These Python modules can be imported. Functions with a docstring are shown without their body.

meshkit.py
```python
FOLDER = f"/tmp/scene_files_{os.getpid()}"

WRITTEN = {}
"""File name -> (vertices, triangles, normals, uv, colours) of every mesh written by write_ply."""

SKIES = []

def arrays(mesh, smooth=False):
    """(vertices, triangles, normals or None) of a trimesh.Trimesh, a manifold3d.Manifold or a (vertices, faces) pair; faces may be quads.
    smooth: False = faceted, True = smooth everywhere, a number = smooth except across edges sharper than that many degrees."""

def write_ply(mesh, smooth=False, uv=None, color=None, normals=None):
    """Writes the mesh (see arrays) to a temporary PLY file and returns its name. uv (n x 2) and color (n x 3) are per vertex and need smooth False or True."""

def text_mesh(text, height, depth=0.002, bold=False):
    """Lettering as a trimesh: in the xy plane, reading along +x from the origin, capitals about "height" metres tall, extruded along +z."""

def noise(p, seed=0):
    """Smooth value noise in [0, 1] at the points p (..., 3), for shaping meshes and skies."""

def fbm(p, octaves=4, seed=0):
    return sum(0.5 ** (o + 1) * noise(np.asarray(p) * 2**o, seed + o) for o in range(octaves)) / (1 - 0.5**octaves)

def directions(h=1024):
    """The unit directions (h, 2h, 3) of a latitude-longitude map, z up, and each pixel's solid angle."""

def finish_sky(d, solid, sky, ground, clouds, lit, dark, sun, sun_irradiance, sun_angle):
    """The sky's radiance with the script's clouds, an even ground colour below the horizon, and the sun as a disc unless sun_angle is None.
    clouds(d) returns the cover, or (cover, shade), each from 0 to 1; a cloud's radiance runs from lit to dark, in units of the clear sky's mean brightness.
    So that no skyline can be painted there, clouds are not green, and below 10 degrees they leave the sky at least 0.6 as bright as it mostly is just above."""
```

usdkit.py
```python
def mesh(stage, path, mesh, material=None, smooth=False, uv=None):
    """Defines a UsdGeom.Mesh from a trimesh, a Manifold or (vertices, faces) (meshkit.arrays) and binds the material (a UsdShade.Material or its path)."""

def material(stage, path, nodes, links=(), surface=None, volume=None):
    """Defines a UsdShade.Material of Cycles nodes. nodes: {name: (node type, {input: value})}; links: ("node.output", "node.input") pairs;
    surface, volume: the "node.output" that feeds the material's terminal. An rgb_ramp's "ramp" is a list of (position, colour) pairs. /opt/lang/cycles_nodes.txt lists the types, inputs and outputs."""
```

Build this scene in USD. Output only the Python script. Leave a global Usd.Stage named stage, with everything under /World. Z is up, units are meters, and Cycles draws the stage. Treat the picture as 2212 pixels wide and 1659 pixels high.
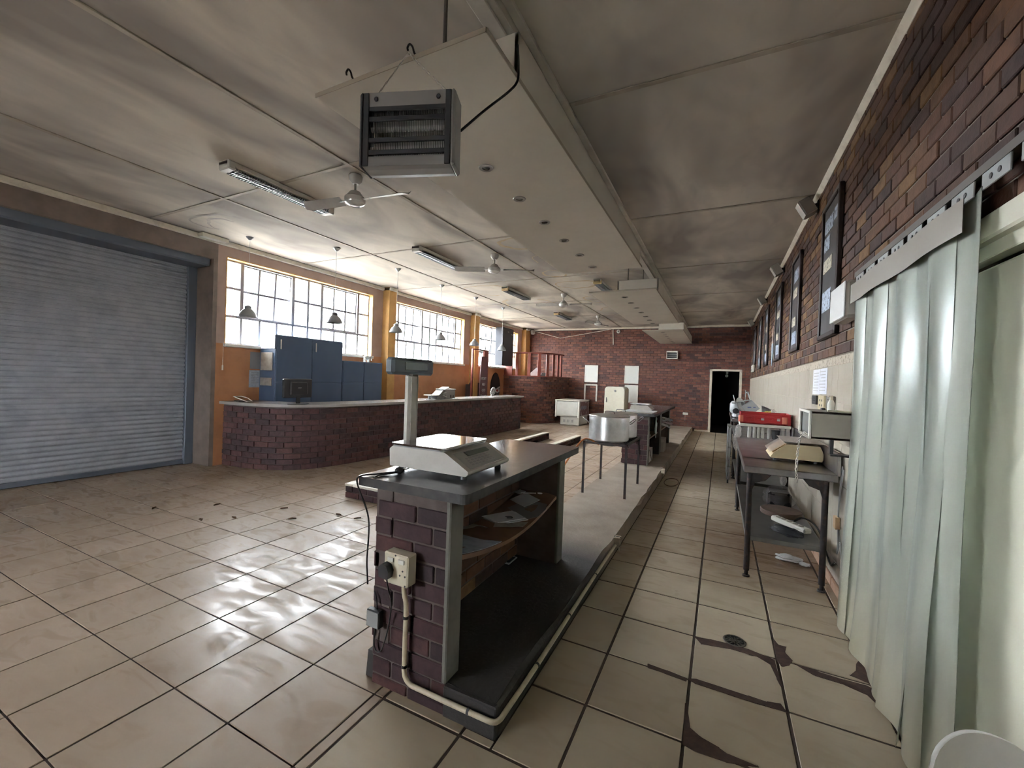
import math, random
import numpy as np, trimesh, usdkit, meshkit
from shapely.geometry import Polygon, LineString, box as sbox
from pxr import Usd, UsdGeom, UsdLux, UsdShade, Gf, Sdf, Vt

stage = Usd.Stage.CreateInMemory()
UsdGeom.SetStageUpAxis(stage, UsdGeom.Tokens.z)
UsdGeom.SetStageMetersPerUnit(stage, 1.0)
UsdGeom.Scope.Define(stage, '/World/Looks') if UsdGeom.Xform.Define(stage, '/World') else None
rng = random.Random(7)

# ---------------------------------------------------------------- camera, sky, exposure
EXPOSURE, SKY = 1.8, 6.0
FILL_OPEN = (-4.7, -3.3, 1.1, 2.4)      # window added for fill light, unseen, behind the camera: x0, x1, z0, z1
PXW, PXH, FPX, CAMH = 2212.0, 1659.0, 907.79, 1.49612
YAW, PITCH, ROLL = 0.460557, -0.0110727, 0.0351841
def cam_axes():
    cy, sy, cp, sp = math.cos(YAW), math.sin(YAW), math.cos(PITCH), math.sin(PITCH)
    f = np.array([-sy * cp, cy * cp, sp]); r = np.array([cy, sy, 0.0]); u = np.cross(r, f)
    c, s = math.cos(ROLL), math.sin(ROLL)
    return c * r + s * u, -s * r + c * u, f
CR, CU, CF = cam_axes()
CO = np.array([0, 0, CAMH])
cam = UsdGeom.Camera.Define(stage, '/World/camera')
mm = [list(CR) + [0], list(CU) + [0], list(-CF) + [0], list(CO) + [1]]
cam.AddTransformOp().Set(Gf.Matrix4d(*[float(x) for row in mm for x in row]))
cam.CreateHorizontalApertureAttr(36.0); cam.CreateVerticalApertureAttr(27.0)
cam.CreateFocalLengthAttr(36.0 * FPX / PXW)
cam.CreateClippingRangeAttr(Gf.Vec2f(0.02, 500))
cam.CreateExposureAttr(EXPOSURE)

dome = UsdLux.DomeLight.Define(stage, '/World/sky')
dome.CreateIntensityAttr(SKY); dome.CreateColorAttr(Gf.Vec3f(0.93, 0.97, 1.0))

# ---------------------------------------------------------------- helpers
def pix(P):
    q = np.asarray(P, float) - CO
    z = q @ CF
    return np.array([PXW / 2 + FPX * (q @ CR) / z, PXH / 2 - FPX * (q @ CU) / z, z])
def px_size(P, s):
    """rough on-screen size in photo pixels of a piece of size s at P; 0 outside the frame"""
    u, v, z = pix(P)
    if z < 0.1 or not (-60 < u < PXW + 60 and -60 < v < PXH + 60): return 0.0
    return FPX * s / z

used = {}
def numbered(parent, name):
    k = (parent, name); n = used.get(k, 0); used[k] = n + 1
    return name if n == 0 else '%s_%03d' % (name, n)
locs = {}
def tag(p, label=None, cat=None, group=None, kind=None):
    for k, v in (('label', label), ('category', cat), ('group', group), ('kind', kind)):
        if v: p.SetCustomDataByKey(k, v)
    return p
def thing(name, label, cat, loc=(0, 0, 0), rz=0.0, group=None, kind=None):
    path = '/World/' + numbered('/World', name)
    x = UsdGeom.Xform.Define(stage, path)
    x.AddTranslateOp().Set(Gf.Vec3d(*map(float, loc)))
    if rz: x.AddRotateZOp().Set(float(math.degrees(rz)))
    locs[path] = np.array(loc, float)
    tag(x.GetPrim(), label, cat, group, kind)
    return path
def copy_of(src, loc, label=None, rz=0.0, group=None):
    p0 = stage.GetPrimAtPath(src)
    name = src.split('/')[-1]
    if name[-4:-3] == '_' and name[-3:].isdigit(): name = name[:-4]
    cd = p0.GetCustomData()
    r = thing(name, label or cd.get('label'), cd.get('category'), loc, rz, group or cd.get('group'))
    pr = stage.GetPrimAtPath(r)
    pr.GetReferences().AddInternalReference(Sdf.Path(src)); pr.SetInstanceable(True)
    return r
def rawmesh(path, v, f, material, smooth=False):
    if smooth is not False and smooth is not None:
        m = usdkit.mesh(stage, path, (v, f), material, smooth)
        return m
    m = UsdGeom.Mesh.Define(stage, path)
    m.CreatePointsAttr(Vt.Vec3fArray.FromNumpy(np.ascontiguousarray(v, np.float32)))
    m.CreateFaceVertexCountsAttr(Vt.IntArray.FromNumpy(np.full(len(f), 3, np.int32)))
    m.CreateFaceVertexIndicesAttr(Vt.IntArray.FromNumpy(np.ascontiguousarray(f, np.int32).ravel()))
    m.CreateSubdivisionSchemeAttr('none')
    UsdShade.MaterialBindingAPI.Apply(m.GetPrim()).Bind(material)
    return m
def root_of(path): return '/'.join(path.split('/')[:3])
def obj(name, mb, material, parent=None, smooth=False, label=None, cat=None, group=None, kind=None, local=False):
    """ONE Mesh under parent (a part) or under /World (a thing). World coordinates unless local."""
    par = parent or '/World'
    path = par + '/' + numbered(par, name)
    v, f = mb.arrays() if hasattr(mb, 'arrays') else (np.array(mb.vertices), np.array(mb.faces))
    if parent and not local: v = v - locs.get(root_of(parent), np.zeros(3))
    m = rawmesh(path, v, f, material, smooth)
    tag(m.GetPrim(), label, cat, group, kind)
    return path
def tint(path, cols):
    UsdGeom.PrimvarsAPI(stage.GetPrimAtPath(path)).CreatePrimvar('tint', Sdf.ValueTypeNames.Color3fArray, 'vertex').Set(Vt.Vec3fArray.FromNumpy(np.asarray(cols, np.float32)))
def struct(name, mb, material, smooth=False):
    return obj(name, mb, material, None, smooth, kind='structure')

BOXF = np.array([[0,2,1],[1,2,3],[4,5,6],[5,7,6],[0,1,4],[1,5,4],[2,6,3],[3,6,7],[0,4,2],[2,4,6],[1,3,5],[3,7,5]])
def _chamfer_faces():
    # 24 verts: for each corner (sx,sy,sz) three verts, one on each face
    idx = {}
    n = 0
    for sx in (0, 1):
        for sy in (0, 1):
            for sz in (0, 1):
                for a in range(3): idx[(sx, sy, sz, a)] = n; n += 1
    faces = []
    def quad(a, b, c, d): faces.extend([[a, b, c], [a, c, d]])
    for a in range(3):
        b, c = (a + 1) % 3, (a + 2) % 3
        for s in (0, 1):
            ring = []
            for sb, sc in ((0, 0), (1, 0), (1, 1), (0, 1)):
                k = [0, 0, 0]; k[a] = s; k[b] = sb; k[c] = sc
                ring.append(idx[(*k, a)])
            if s == 0: ring = ring[::-1]
            quad(*ring)
        # edges along axis a: between faces b and c
        for sb in (0, 1):
            for sc in (0, 1):
                k0 = [0, 0, 0]; k0[b] = sb; k0[c] = sc
                k1 = list(k0); k1[a] = 1
                q = [idx[(*k0, b)], idx[(*k1, b)], idx[(*k1, c)], idx[(*k0, c)]]
                if (sb + sc) % 2 == 0: q = q[::-1]
                if sb == 0 and sc == 0 or sb == 1 and sc == 1: pass
                quad(*q)
    for sx in (0, 1):
        for sy in (0, 1):
            for sz in (0, 1):
                t = [idx[(sx, sy, sz, 0)], idx[(sx, sy, sz, 1)], idx[(sx, sy, sz, 2)]]
                if (sx + sy + sz) % 2 == 0: t = t[::-1]
                faces.append(t)
    return idx, np.array(faces)
CIDX, CFACES = _chamfer_faces()
def _cbox(lo, hi, ch):
    v = np.zeros((24, 3))
    for (sx, sy, sz, a), i in CIDX.items():
        s = (sx, sy, sz)
        for k in range(3):
            e = hi[k] if s[k] else lo[k]
            v[i, k] = e if k == a else (e - ch if s[k] else e + ch)
    return v
# make the winding outward once
_t = trimesh.Trimesh(_cbox((0, 0, 0), (1, 1, 1), .1), CFACES, process=False); _t.fix_normals(); CFACES = np.array(_t.faces)
if _t.volume < 0: CFACES = CFACES[:, ::-1]
_cf = _cbox((0, 0, 0), (1, 1, 1), .1); _c = _cf[CFACES].mean(1) - .5
_n = np.cross(_cf[CFACES[:, 1]] - _cf[CFACES[:, 0]], _cf[CFACES[:, 2]] - _cf[CFACES[:, 0]])
CFACES = np.array([f if (n @ c) > 0 else f[::-1] for f, n, c in zip(CFACES, _n, _c)])

class MB:
    def __init__(s): s.v = []; s.f = []; s.n = 0
    def add(s, v, f):
        v = np.asarray(v, float); f = np.asarray(f, int)
        if f.shape[1] == 4: f = np.vstack([f[:, [0, 1, 2]], f[:, [0, 2, 3]]])
        s.v.append(v); s.f.append(f + s.n); s.n += len(v); return s
    def arrays(s): return np.vstack(s.v), np.vstack(s.f)
    def mesh(s, tm): return s.add(np.array(tm.vertices), np.array(tm.faces))
    def merge(s, o, M=None, t=None):
        v, f = o.arrays()
        if M is not None: v = v @ np.asarray(M, float).T
        if t is not None: v = v + np.asarray(t, float)
        return s.add(v, f)
    def box(s, lo, hi, ch=0.0):
        lo, hi = np.minimum(lo, hi).astype(float), np.maximum(lo, hi).astype(float)
        if ch > 0:
            ch = min(ch, 0.45 * (hi - lo).min())
            return s.add(_cbox(lo, hi, ch), CFACES)
        v = np.array([[lo[0] if not i & 1 else hi[0], lo[1] if not i & 2 else hi[1], lo[2] if not i & 4 else hi[2]] for i in range(8)])
        return s.add(v, BOXF)
    def obox(s, c, size, X, Y, ch=0.0):
        """box centred at c, size along axes X, Y, XxY"""
        X = np.array(X, float); X /= np.linalg.norm(X); Y = np.array(Y, float); Y /= np.linalg.norm(Y); Z = np.cross(X, Y)
        b = MB().box(-np.array(size) / 2, np.array(size) / 2, ch)
        v, f = b.arrays()
        return s.add(v @ np.array([X, Y, Z]) + np.array(c), f)
    def tube(s, pts, r, n=8, closed=False, cap=True):
        p = np.array(pts, float); m = len(p)
        rr = np.full(m, r) if np.ndim(r) == 0 else np.array(r)
        t = np.zeros_like(p)
        if closed:
            t = np.roll(p, -1, 0) - np.roll(p, 1, 0)
        else:
            t[1:-1] = p[2:] - p[:-2]; t[0] = p[1] - p[0]; t[-1] = p[-1] - p[-2]
        t /= np.linalg.norm(t, axis=1, keepdims=True) + 1e-12
        u = np.cross(t[0], [0, 0, 1] if abs(t[0][2]) < .9 else [1, 0, 0]); u /= np.linalg.norm(u)
        ring = []
        a = np.arange(n) * 2 * math.pi / n
        for i in range(m):
            u = u - t[i] * (u @ t[i]); u /= np.linalg.norm(u) + 1e-12
            w = np.cross(t[i], u)
            ring.append(p[i] + rr[i] * (np.cos(a)[:, None] * u + np.sin(a)[:, None] * w))
        v = np.vstack(ring); f = []
        for i in range(m if closed else m - 1):
            j = (i + 1) % m
            for k in range(n):
                l = (k + 1) % n
                f.append([i * n + k, i * n + l, j * n + l, j * n + k])
        f = np.array(f); f = np.vstack([f[:, [0, 1, 2]], f[:, [0, 2, 3]]])
        if cap and not closed:
            v = np.vstack([v, p[0], p[-1]]); c0, c1 = len(v) - 2, len(v) - 1
            e = [[c0, (k + 1) % n, k] for k in range(n)] + [[c1, (m - 1) * n + k, (m - 1) * n + (k + 1) % n] for k in range(n)]
            f = np.vstack([f, e])
        return s.add(v, f)
    def cyl(s, a, b, r, n=16, r2=None): return s.tube([a, b], [r, r if r2 is None else r2], n)
    def lathe(s, prof, c=(0, 0, 0), n=24, axis=(0, 0, 1)):
        """prof: (r, z) from bottom to top (outer side); closed where r = 0"""
        prof = np.array(prof, float); m = len(prof); a = np.arange(n) * 2 * math.pi / n
        v = np.vstack([np.stack([r * np.cos(a), r * np.sin(a), np.full(n, z)], 1) for r, z in prof])
        f = []
        for i in range(m - 1):
            for k in range(n):
                l = (k + 1) % n
                f.append([i * n + k, i * n + l, (i + 1) * n + l, (i + 1) * n + k])
        ax = np.array(axis, float); ax /= np.linalg.norm(ax)
        if abs(ax[2]) < .999:
            X = np.cross([0, 0, 1], ax); X /= np.linalg.norm(X); Y = np.cross(ax, X)
            v = v @ np.array([X, Y, ax])
        elif ax[2] < 0: v = v * [1, -1, -1]
        return s.add(v + np.array(c, float), np.array(f))
    def prism(s, poly, h0, h1, frame=None, o=(0, 0, 0)):
        """extrude a shapely polygon (or points) from h0 to h1 along Z of frame (rows X, Y, Z)"""
        if hasattr(poly, 'geoms'): poly = max(poly.geoms, key=lambda g: g.area)
        if not hasattr(poly, 'exterior'): poly = Polygon(poly)
        tm = trimesh.creation.extrude_polygon(poly, h1 - h0, engine='earcut')
        v = np.array(tm.vertices) + [0, 0, h0]; f = np.array(tm.faces)
        if frame is not None:
            Fm = np.array(frame, float); v = v @ Fm
            if np.linalg.det(Fm) < 0: f = f[:, ::-1]
        return s.add(v + np.array(o, float), f)
    def grid(s, P, thick=None):
        """P: (m, n, 3) surface; thick: offset vector or None"""
        m, n = P.shape[:2]; P = np.asarray(P, float)
        i = np.arange(m * n).reshape(m, n)
        q = np.stack([i[:-1, :-1], i[1:, :-1], i[1:, 1:], i[:-1, 1:]], -1).reshape(-1, 4)
        if thick is None: return s.add(P.reshape(-1, 3), q)
        B = P + np.asarray(thick, float)
        edge = list(i[0, :]) + list(i[1:, -1]) + list(i[-1, -2::-1]) + list(i[-2:0:-1, 0])
        e = [[edge[k], edge[(k + 1) % len(edge)], edge[(k + 1) % len(edge)] + m * n, edge[k] + m * n] for k in range(len(edge))]
        return s.add(np.vstack([P.reshape(-1, 3), B.reshape(-1, 3)]), np.vstack([q, q[:, ::-1] + m * n, np.array(e)]))
    def ball(s, c, r, sub=2, scale=(1, 1, 1)):
        t = trimesh.creation.icosphere(sub, r); return s.add(np.array(t.vertices) * scale + np.array(c), np.array(t.faces))
    def text(s, txt, h, o, X, Y, depth=.001, bold=False, centre=False):
        t = meshkit.text_mesh(txt, h, depth, bold); v = np.array(t.vertices)
        if centre: v[:, 0] -= (v[:, 0].min() + v[:, 0].max()) / 2
        X = np.array(X, float); Y = np.array(Y, float); Z = np.cross(X, Y)
        return s.add(v @ np.array([X, Y, Z]) + np.array(o, float), np.array(t.faces))
def rbox(lo, hi, r, seg=4):
    """box with rounded vertical edges"""
    lo, hi = np.array(lo, float), np.array(hi, float)
    p = sbox(lo[0] + r, lo[1] + r, hi[0] - r, hi[1] - r).buffer(r, seg)
    return MB().prism(p, lo[2], hi[2])
def smoothpath(pts, n=8):
    p = np.array(pts, float); out = []
    q = np.vstack([2 * p[0] - p[1], p, 2 * p[-1] - p[-2]])
    for i in range(1, len(q) - 2):
        for t in np.linspace(0, 1, n, endpoint=False):
            a, b, c, d = q[i - 1], q[i], q[i + 1], q[i + 2]
            out.append(.5 * ((2 * b) + (-a + c) * t + (2 * a - 5 * b + 4 * c - d) * t * t + (-a + 3 * b - 3 * c + d) * t ** 3))
    out.append(p[-1]); return np.array(out)

# ---------------------------------------------------------------- materials
MATS = {}
def mat(name, col, rough=.5, metal=0.0, noise=None, bump=None, spec=.5, rand=None, coat=0.0, extra=None):
    """principled; noise=(scale, colour2, contrast lo, hi); bump=(scale, strength); rand: colours come per piece from the primvar tint"""
    path = '/World/Looks/' + name
    nd = {'p': ('principled_bsdf', {'base_color': col, 'roughness': rough, 'metallic': metal, 'specular_ior_level': spec, 'coat_weight': coat}),
          'tc': ('texture_coordinate', {}), 'g': ('geometry', {})}
    lk = []
    src = None
    if rand:            # one tint per piece, carried by the mesh as a primvar
        nd['at'] = ('attribute', {'attribute': 'tint'}); src = 'at.color'
    if noise:
        sc, c2, lo, hi = noise[:4]
        nd['n'] = ('noise_texture', {'scale': sc, 'detail': 5.0, 'roughness': .6})
        nd['mr'] = ('map_range', {'from_min': lo, 'from_max': hi, 'clamp': True})
        nd['mx'] = ('mix', {'mix_type': 'mix', 'color1': col, 'color2': c2})
        lk += [('g.position', 'n.vector'), ('n.fac', 'mr.value'), ('mr.result', 'mx.fac')]
        if src: lk.append((src, 'mx.color1'))
        src = 'mx.color'
    if src: lk.append((src, 'p.base_color'))
    if bump:
        nd['bn'] = ('noise_texture', {'scale': bump[0], 'detail': 4.0})
        nd['b'] = ('bump', {'strength': bump[1], 'distance': bump[2] if len(bump) > 2 else .004})
        lk += [('g.position', 'bn.vector'), ('bn.fac', 'b.height'), ('b.normal', 'p.normal')]
    if extra:
        nd.update(extra[0]); lk += extra[1]
    MATS[name] = usdkit.material(stage, path, nd, lk, surface='p.BSDF')
    return MATS[name]
# ================================================================ materials
XR, XL, YE, ZC, YF = 0.835, -6.97, 15.15, 3.49, -3.2      # right wall, window wall, end wall, ceiling, wall behind the camera
m_mortar = mat('mortar', (.20, .165, .135), .9, noise=(9, (.13, .10, .085), .35, .65), bump=(60, .3))
m_mortar_dark = mat('mortar_dark', (.12, .095, .085), .9, noise=(9, (.08, .06, .055), .35, .65), bump=(60, .3))
BR = [(.100, .044, .027), (.078, .036, .025), (.125, .058, .032), (.055, .030, .025), (.090, .046, .030), (.175, .095, .042), (.07, .037, .031), (.125, .062, .032)]
RD = [(.175, .068, .050), (.135, .055, .045), (.195, .085, .060), (.085, .045, .042), (.155, .070, .055), (.22, .10, .07), (.115, .052, .045), (.17, .075, .052)]
PU = [(.120, .062, .062), (.100, .058, .060), (.140, .072, .070), (.08, .052, .056), (.110, .060, .062), (.150, .075, .068)]  # bar bricks lightened: the bluish flare veil is put into their colour
def brickset(name, cols, amt=1.0):
    singles = [mat('%s_%d' % (name, i), c, .75, noise=(14, tuple(x * .62 for x in c), .38, .7), bump=(70, .45), spec=.35) for i, c in enumerate(cols)]
    stuff = mat(name + '_mixed', cols[0], .75, rand=True, noise=(14, tuple(x * .55 for x in cols[0]), .45, .85), bump=(70, .45), spec=.35)
    return singles, stuff, cols
DK = [(.066, .030, .032), (.052, .028, .031), (.078, .036, .036), (.043, .026, .029), (.060, .030, .033), (.085, .036, .034)]
B_RIGHT, B_END, B_BAR, B_CTR = brickset('brick_brown', BR), brickset('brick_red', RD), brickset('brick_purple', PU), brickset('brick_dark', DK)
m_plaster = mat('grey_plaster', (.17, .165, .145), .85, noise=(6, (.11, .105, .095), .4, .7), bump=(40, .25))
m_white = mat('white_paint', (.68, .66, .60), .5, noise=(5, (.55, .52, .45), .5, .8))
m_cornice = mat('cornice_paint', (.66, .61, .52), .6, noise=(7, (.45, .40, .33), .5, .8))
m_ceiling = mat('ceiling_paint', (.50, .455, .385), .85, extra=({
    'n1': ('noise_texture', {'scale': .75, 'detail': 3.0, 'distortion': .6}), 'r1': ('map_range', {'from_min': .42, 'from_max': .66, 'clamp': True}),
    'n2': ('noise_texture', {'scale': 2.2, 'detail': 6.0, 'distortion': 1.0}), 'r2': ('map_range', {'from_min': .5, 'from_max': .78, 'to_max': .6, 'clamp': True}),
    'sc': ('vector_math', {'math_type': 'multiply', 'vector2': (1.5, .7, 1.0)}),
    'm1': ('mix', {'color1': (.56, .51, .435), 'color2': (.27, .24, .215)}), 'm2': ('mix', {'color2': (.36, .33, .29)})},
    [('g.position', 'sc.vector1'), ('sc.vector', 'n1.vector'), ('sc.vector', 'n2.vector'), ('n1.fac', 'r1.value'), ('n2.fac', 'r2.value'), ('r1.result', 'm1.fac'), ('m1.color', 'm2.color1'), ('r2.result', 'm2.fac'), ('m2.color', 'p.base_color')]))
m_batten = mat('ceiling_batten', (.40, .35, .285), .7, noise=(3, (.26, .22, .175), .4, .7))
m_stain = mat('water_stain', (.40, .29, .16), .8, noise=(6, (.47, .40, .29), .35, .65))
m_stain2 = mat('soot_stain', (.30, .27, .25), .8, noise=(5, (.42, .38, .33), .35, .65))
m_grout = mat('grout', (.040, .026, .020), .9, noise=(6, (.085, .055, .042), .45, .75), bump=(50, .4))
def tilemat(name, c, c2):
    return mat(name, c, .3, spec=.16, extra=({
        'n1': ('noise_texture', {'scale': 1.3, 'detail': 5.0}), 'r1': ('map_range', {'from_min': .42, 'from_max': .8, 'clamp': True}),
        'm1': ('mix', {'color1': c, 'color2': c2}),
        'sv': ('vector_math', {'math_type': 'multiply', 'vector2': (1.0, 2.6, 1.0)}), 'n2': ('noise_texture', {'scale': 3.2, 'detail': 7.0, 'distortion': 1.2}), 'r2': ('map_range', {'from_min': .35, 'from_max': .7, 'to_min': .22, 'to_max': .62, 'clamp': True}),
        # rust and mud spilled around the steel table's feet: a stain with its own place on the floor
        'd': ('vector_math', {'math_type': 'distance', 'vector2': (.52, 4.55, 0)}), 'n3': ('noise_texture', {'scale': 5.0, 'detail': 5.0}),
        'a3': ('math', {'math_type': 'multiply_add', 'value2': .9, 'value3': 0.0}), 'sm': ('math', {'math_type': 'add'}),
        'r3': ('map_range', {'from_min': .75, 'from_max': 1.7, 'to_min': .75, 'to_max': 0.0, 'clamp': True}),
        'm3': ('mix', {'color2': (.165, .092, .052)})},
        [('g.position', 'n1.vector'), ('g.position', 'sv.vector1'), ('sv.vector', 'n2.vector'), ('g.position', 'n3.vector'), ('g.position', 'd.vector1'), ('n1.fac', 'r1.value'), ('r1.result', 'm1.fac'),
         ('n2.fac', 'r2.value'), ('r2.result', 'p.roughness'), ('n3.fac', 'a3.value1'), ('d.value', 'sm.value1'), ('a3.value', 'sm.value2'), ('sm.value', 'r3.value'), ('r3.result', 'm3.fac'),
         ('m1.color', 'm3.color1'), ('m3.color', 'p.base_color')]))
TILE_A = [tilemat('aisle_tile_%d' % i, c, c2) for i, (c, c2) in enumerate([((.42, .355, .265), (.32, .25, .175)), ((.45, .385, .295), (.35, .275, .195)), ((.39, .325, .24), (.29, .22, .155))])]
TILE_L = [tilemat('hall_tile_%d' % i, c, c2) for i, (c, c2) in enumerate([((.35, .27, .205), (.26, .19, .135)), ((.375, .29, .225), (.285, .21, .15)), ((.335, .26, .195), (.25, .18, .13))])]
m_mud = mat('dried_mud', (.040, .018, .012), .8, noise=(30, (.065, .032, .022), .4, .7), bump=(80, .5))
m_orange = mat('orange_wall_paint', (.50, .235, .115), .6, noise=(3, (.40, .18, .085), .45, .75))
m_yellow = mat('yellow_pillar_paint', (.58, .34, .12), .6, noise=(3, (.46, .25, .085), .45, .75))
m_upper = mat('faded_upper_paint', (.42, .30, .25), .6, noise=(3, (.35, .24, .195), .45, .75))  # same orange paint, with flare and shade greyed into its colour
m_steelframe = mat('window_steel', (.33, .33, .36), .5, .2)
m_slat = mat('galvanised_slat', (.42, .45, .50), .42, .25, noise=(5, (.33, .36, .41), .4, .7))  # slats lightened: flare veil over the shutter mixed into the base colour
m_slatdark = mat('shutter_guide', (.15, .18, .22), .5, .3)
def sheen(nd, lk):      # reflection that grows towards grazing, the same on both faces of a pane
    nd.update({'lw': ('layer_weight', {'blend': .5}), 'pw': ('math', {'math_type': 'power', 'value2': 4.0}), 'fr': ('math', {'math_type': 'multiply_add', 'value2': .75, 'value3': .03})})
    lk += [('lw.facing', 'pw.value1'), ('pw.value', 'fr.value1')]
nd = {'t': ('transparent_bsdf', {'color': (.98, .99, 1.0)}), 'g': ('glossy_bsdf', {'color': (1, 1, 1), 'roughness': .02}), 'm': ('mix_closure', {})}
lk = [('fr.value', 'm.fac'), ('t.BSDF', 'm.closure1'), ('g.BSDF', 'm.closure2')]
sheen(nd, lk)
m_pane = usdkit.material(stage, '/World/Looks/window_glass', nd, lk, surface='m.closure')
m_dado = mat('dado_tile', (.47, .43, .36), .25, noise=(2.5, (.42, .375, .305), .45, .75), spec=.4)
m_dadob = mat('border_tile', (.55, .49, .40), .25, noise=(38, (.30, .255, .20), .54, .60))
m_dadogrout = mat('dado_grout', (.47, .42, .34), .8)
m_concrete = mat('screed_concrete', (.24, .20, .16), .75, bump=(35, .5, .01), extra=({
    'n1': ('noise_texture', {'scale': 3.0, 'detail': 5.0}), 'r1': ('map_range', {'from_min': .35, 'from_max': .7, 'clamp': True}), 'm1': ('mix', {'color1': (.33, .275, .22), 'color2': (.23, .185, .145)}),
    # shade under the near counter painted near-black into the screed, plus some soot
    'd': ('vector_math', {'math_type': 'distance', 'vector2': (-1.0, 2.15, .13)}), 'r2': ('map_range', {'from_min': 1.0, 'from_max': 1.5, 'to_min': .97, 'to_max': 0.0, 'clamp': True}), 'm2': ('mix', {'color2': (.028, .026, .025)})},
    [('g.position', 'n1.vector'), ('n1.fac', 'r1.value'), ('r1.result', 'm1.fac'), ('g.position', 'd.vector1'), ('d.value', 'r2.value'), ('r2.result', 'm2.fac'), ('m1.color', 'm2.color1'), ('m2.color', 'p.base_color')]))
m_dark = mat('dark_void', (.012, .012, .014), .8)
m_frame = mat('door_frame_paint', (.62, .56, .46), .55, noise=(8, (.50, .44, .35), .45, .75))

def brick_courses(parent, P, N, L, z0, z1, holes, mats, hmax=300, course=.085, bl=.222, joint=.010, stick=.012, seed=1, off=0.0, name='brick', closed=False):
    """bricks laid over a wall face. P(u) -> point at z=0 on the face, N(u) -> outward normal; holes: (u0, u1, z0, z1) without bricks.
    The hmax that show largest are parts, the rest one part of kind stuff."""
    r = random.Random(seed); out = []
    n = int((z1 - z0) / course + .35)
    for j in range(n):
        za = z0 + j * course; zb = min(za + course - joint, z1)
        u = -(bl + joint) * (.5 if j % 2 else 0) - off + r.uniform(-.012, .012)
        while u < L:
            a, b = max(u, 0), min(u + bl, L); u += bl + joint
            segs = [(a, b)]
            for h0, h1, hz0, hz1 in holes:
                if hz0 < (za + zb) / 2 < hz1:
                    nw = []
                    for s, e in segs:
                        if e <= h0 or s >= h1: nw.append((s, e)); continue
                        if s < h0: nw.append((s, h0))
                        if e > h1: nw.append((h1, e))
                    segs = nw
            for s, e in segs:
                if e - s < .025: continue
                m = (s + e) / 2; p = np.array(P(m), float); nn = np.array(N(m), float)
                t = np.array([-nn[1], nn[0], 0.0]); k = stick + r.uniform(-.003, .004)
                b = MB().obox(p + nn * (k / 2 - .012) + [0, 0, (za + zb) / 2], (e - s, k + .024, zb - za), t, -nn, .004)
                out.append((px_size(p + [0, 0, za], e - s) * (1.0 if (np.array([0, 0, CAMH]) - p) @ nn > 0 else .01), b))
    order = sorted(range(len(out)), key=lambda i: -out[i][0])
    rest = MB(); k = 0; tn = []
    for q in order:
        if k < hmax and out[q][0] >= 5: obj(name, out[q][1], mats[0][r.randrange(len(mats[0]))], parent); k += 1
        else: rest.merge(out[q][1]); tn.append(np.tile(mats[2][r.randrange(len(mats[2]))], (out[q][1].n, 1)))
    if rest.n: tint(obj('far_' + name + 's', rest, mats[1], parent, kind='stuff'), np.vstack(tn))

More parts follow.
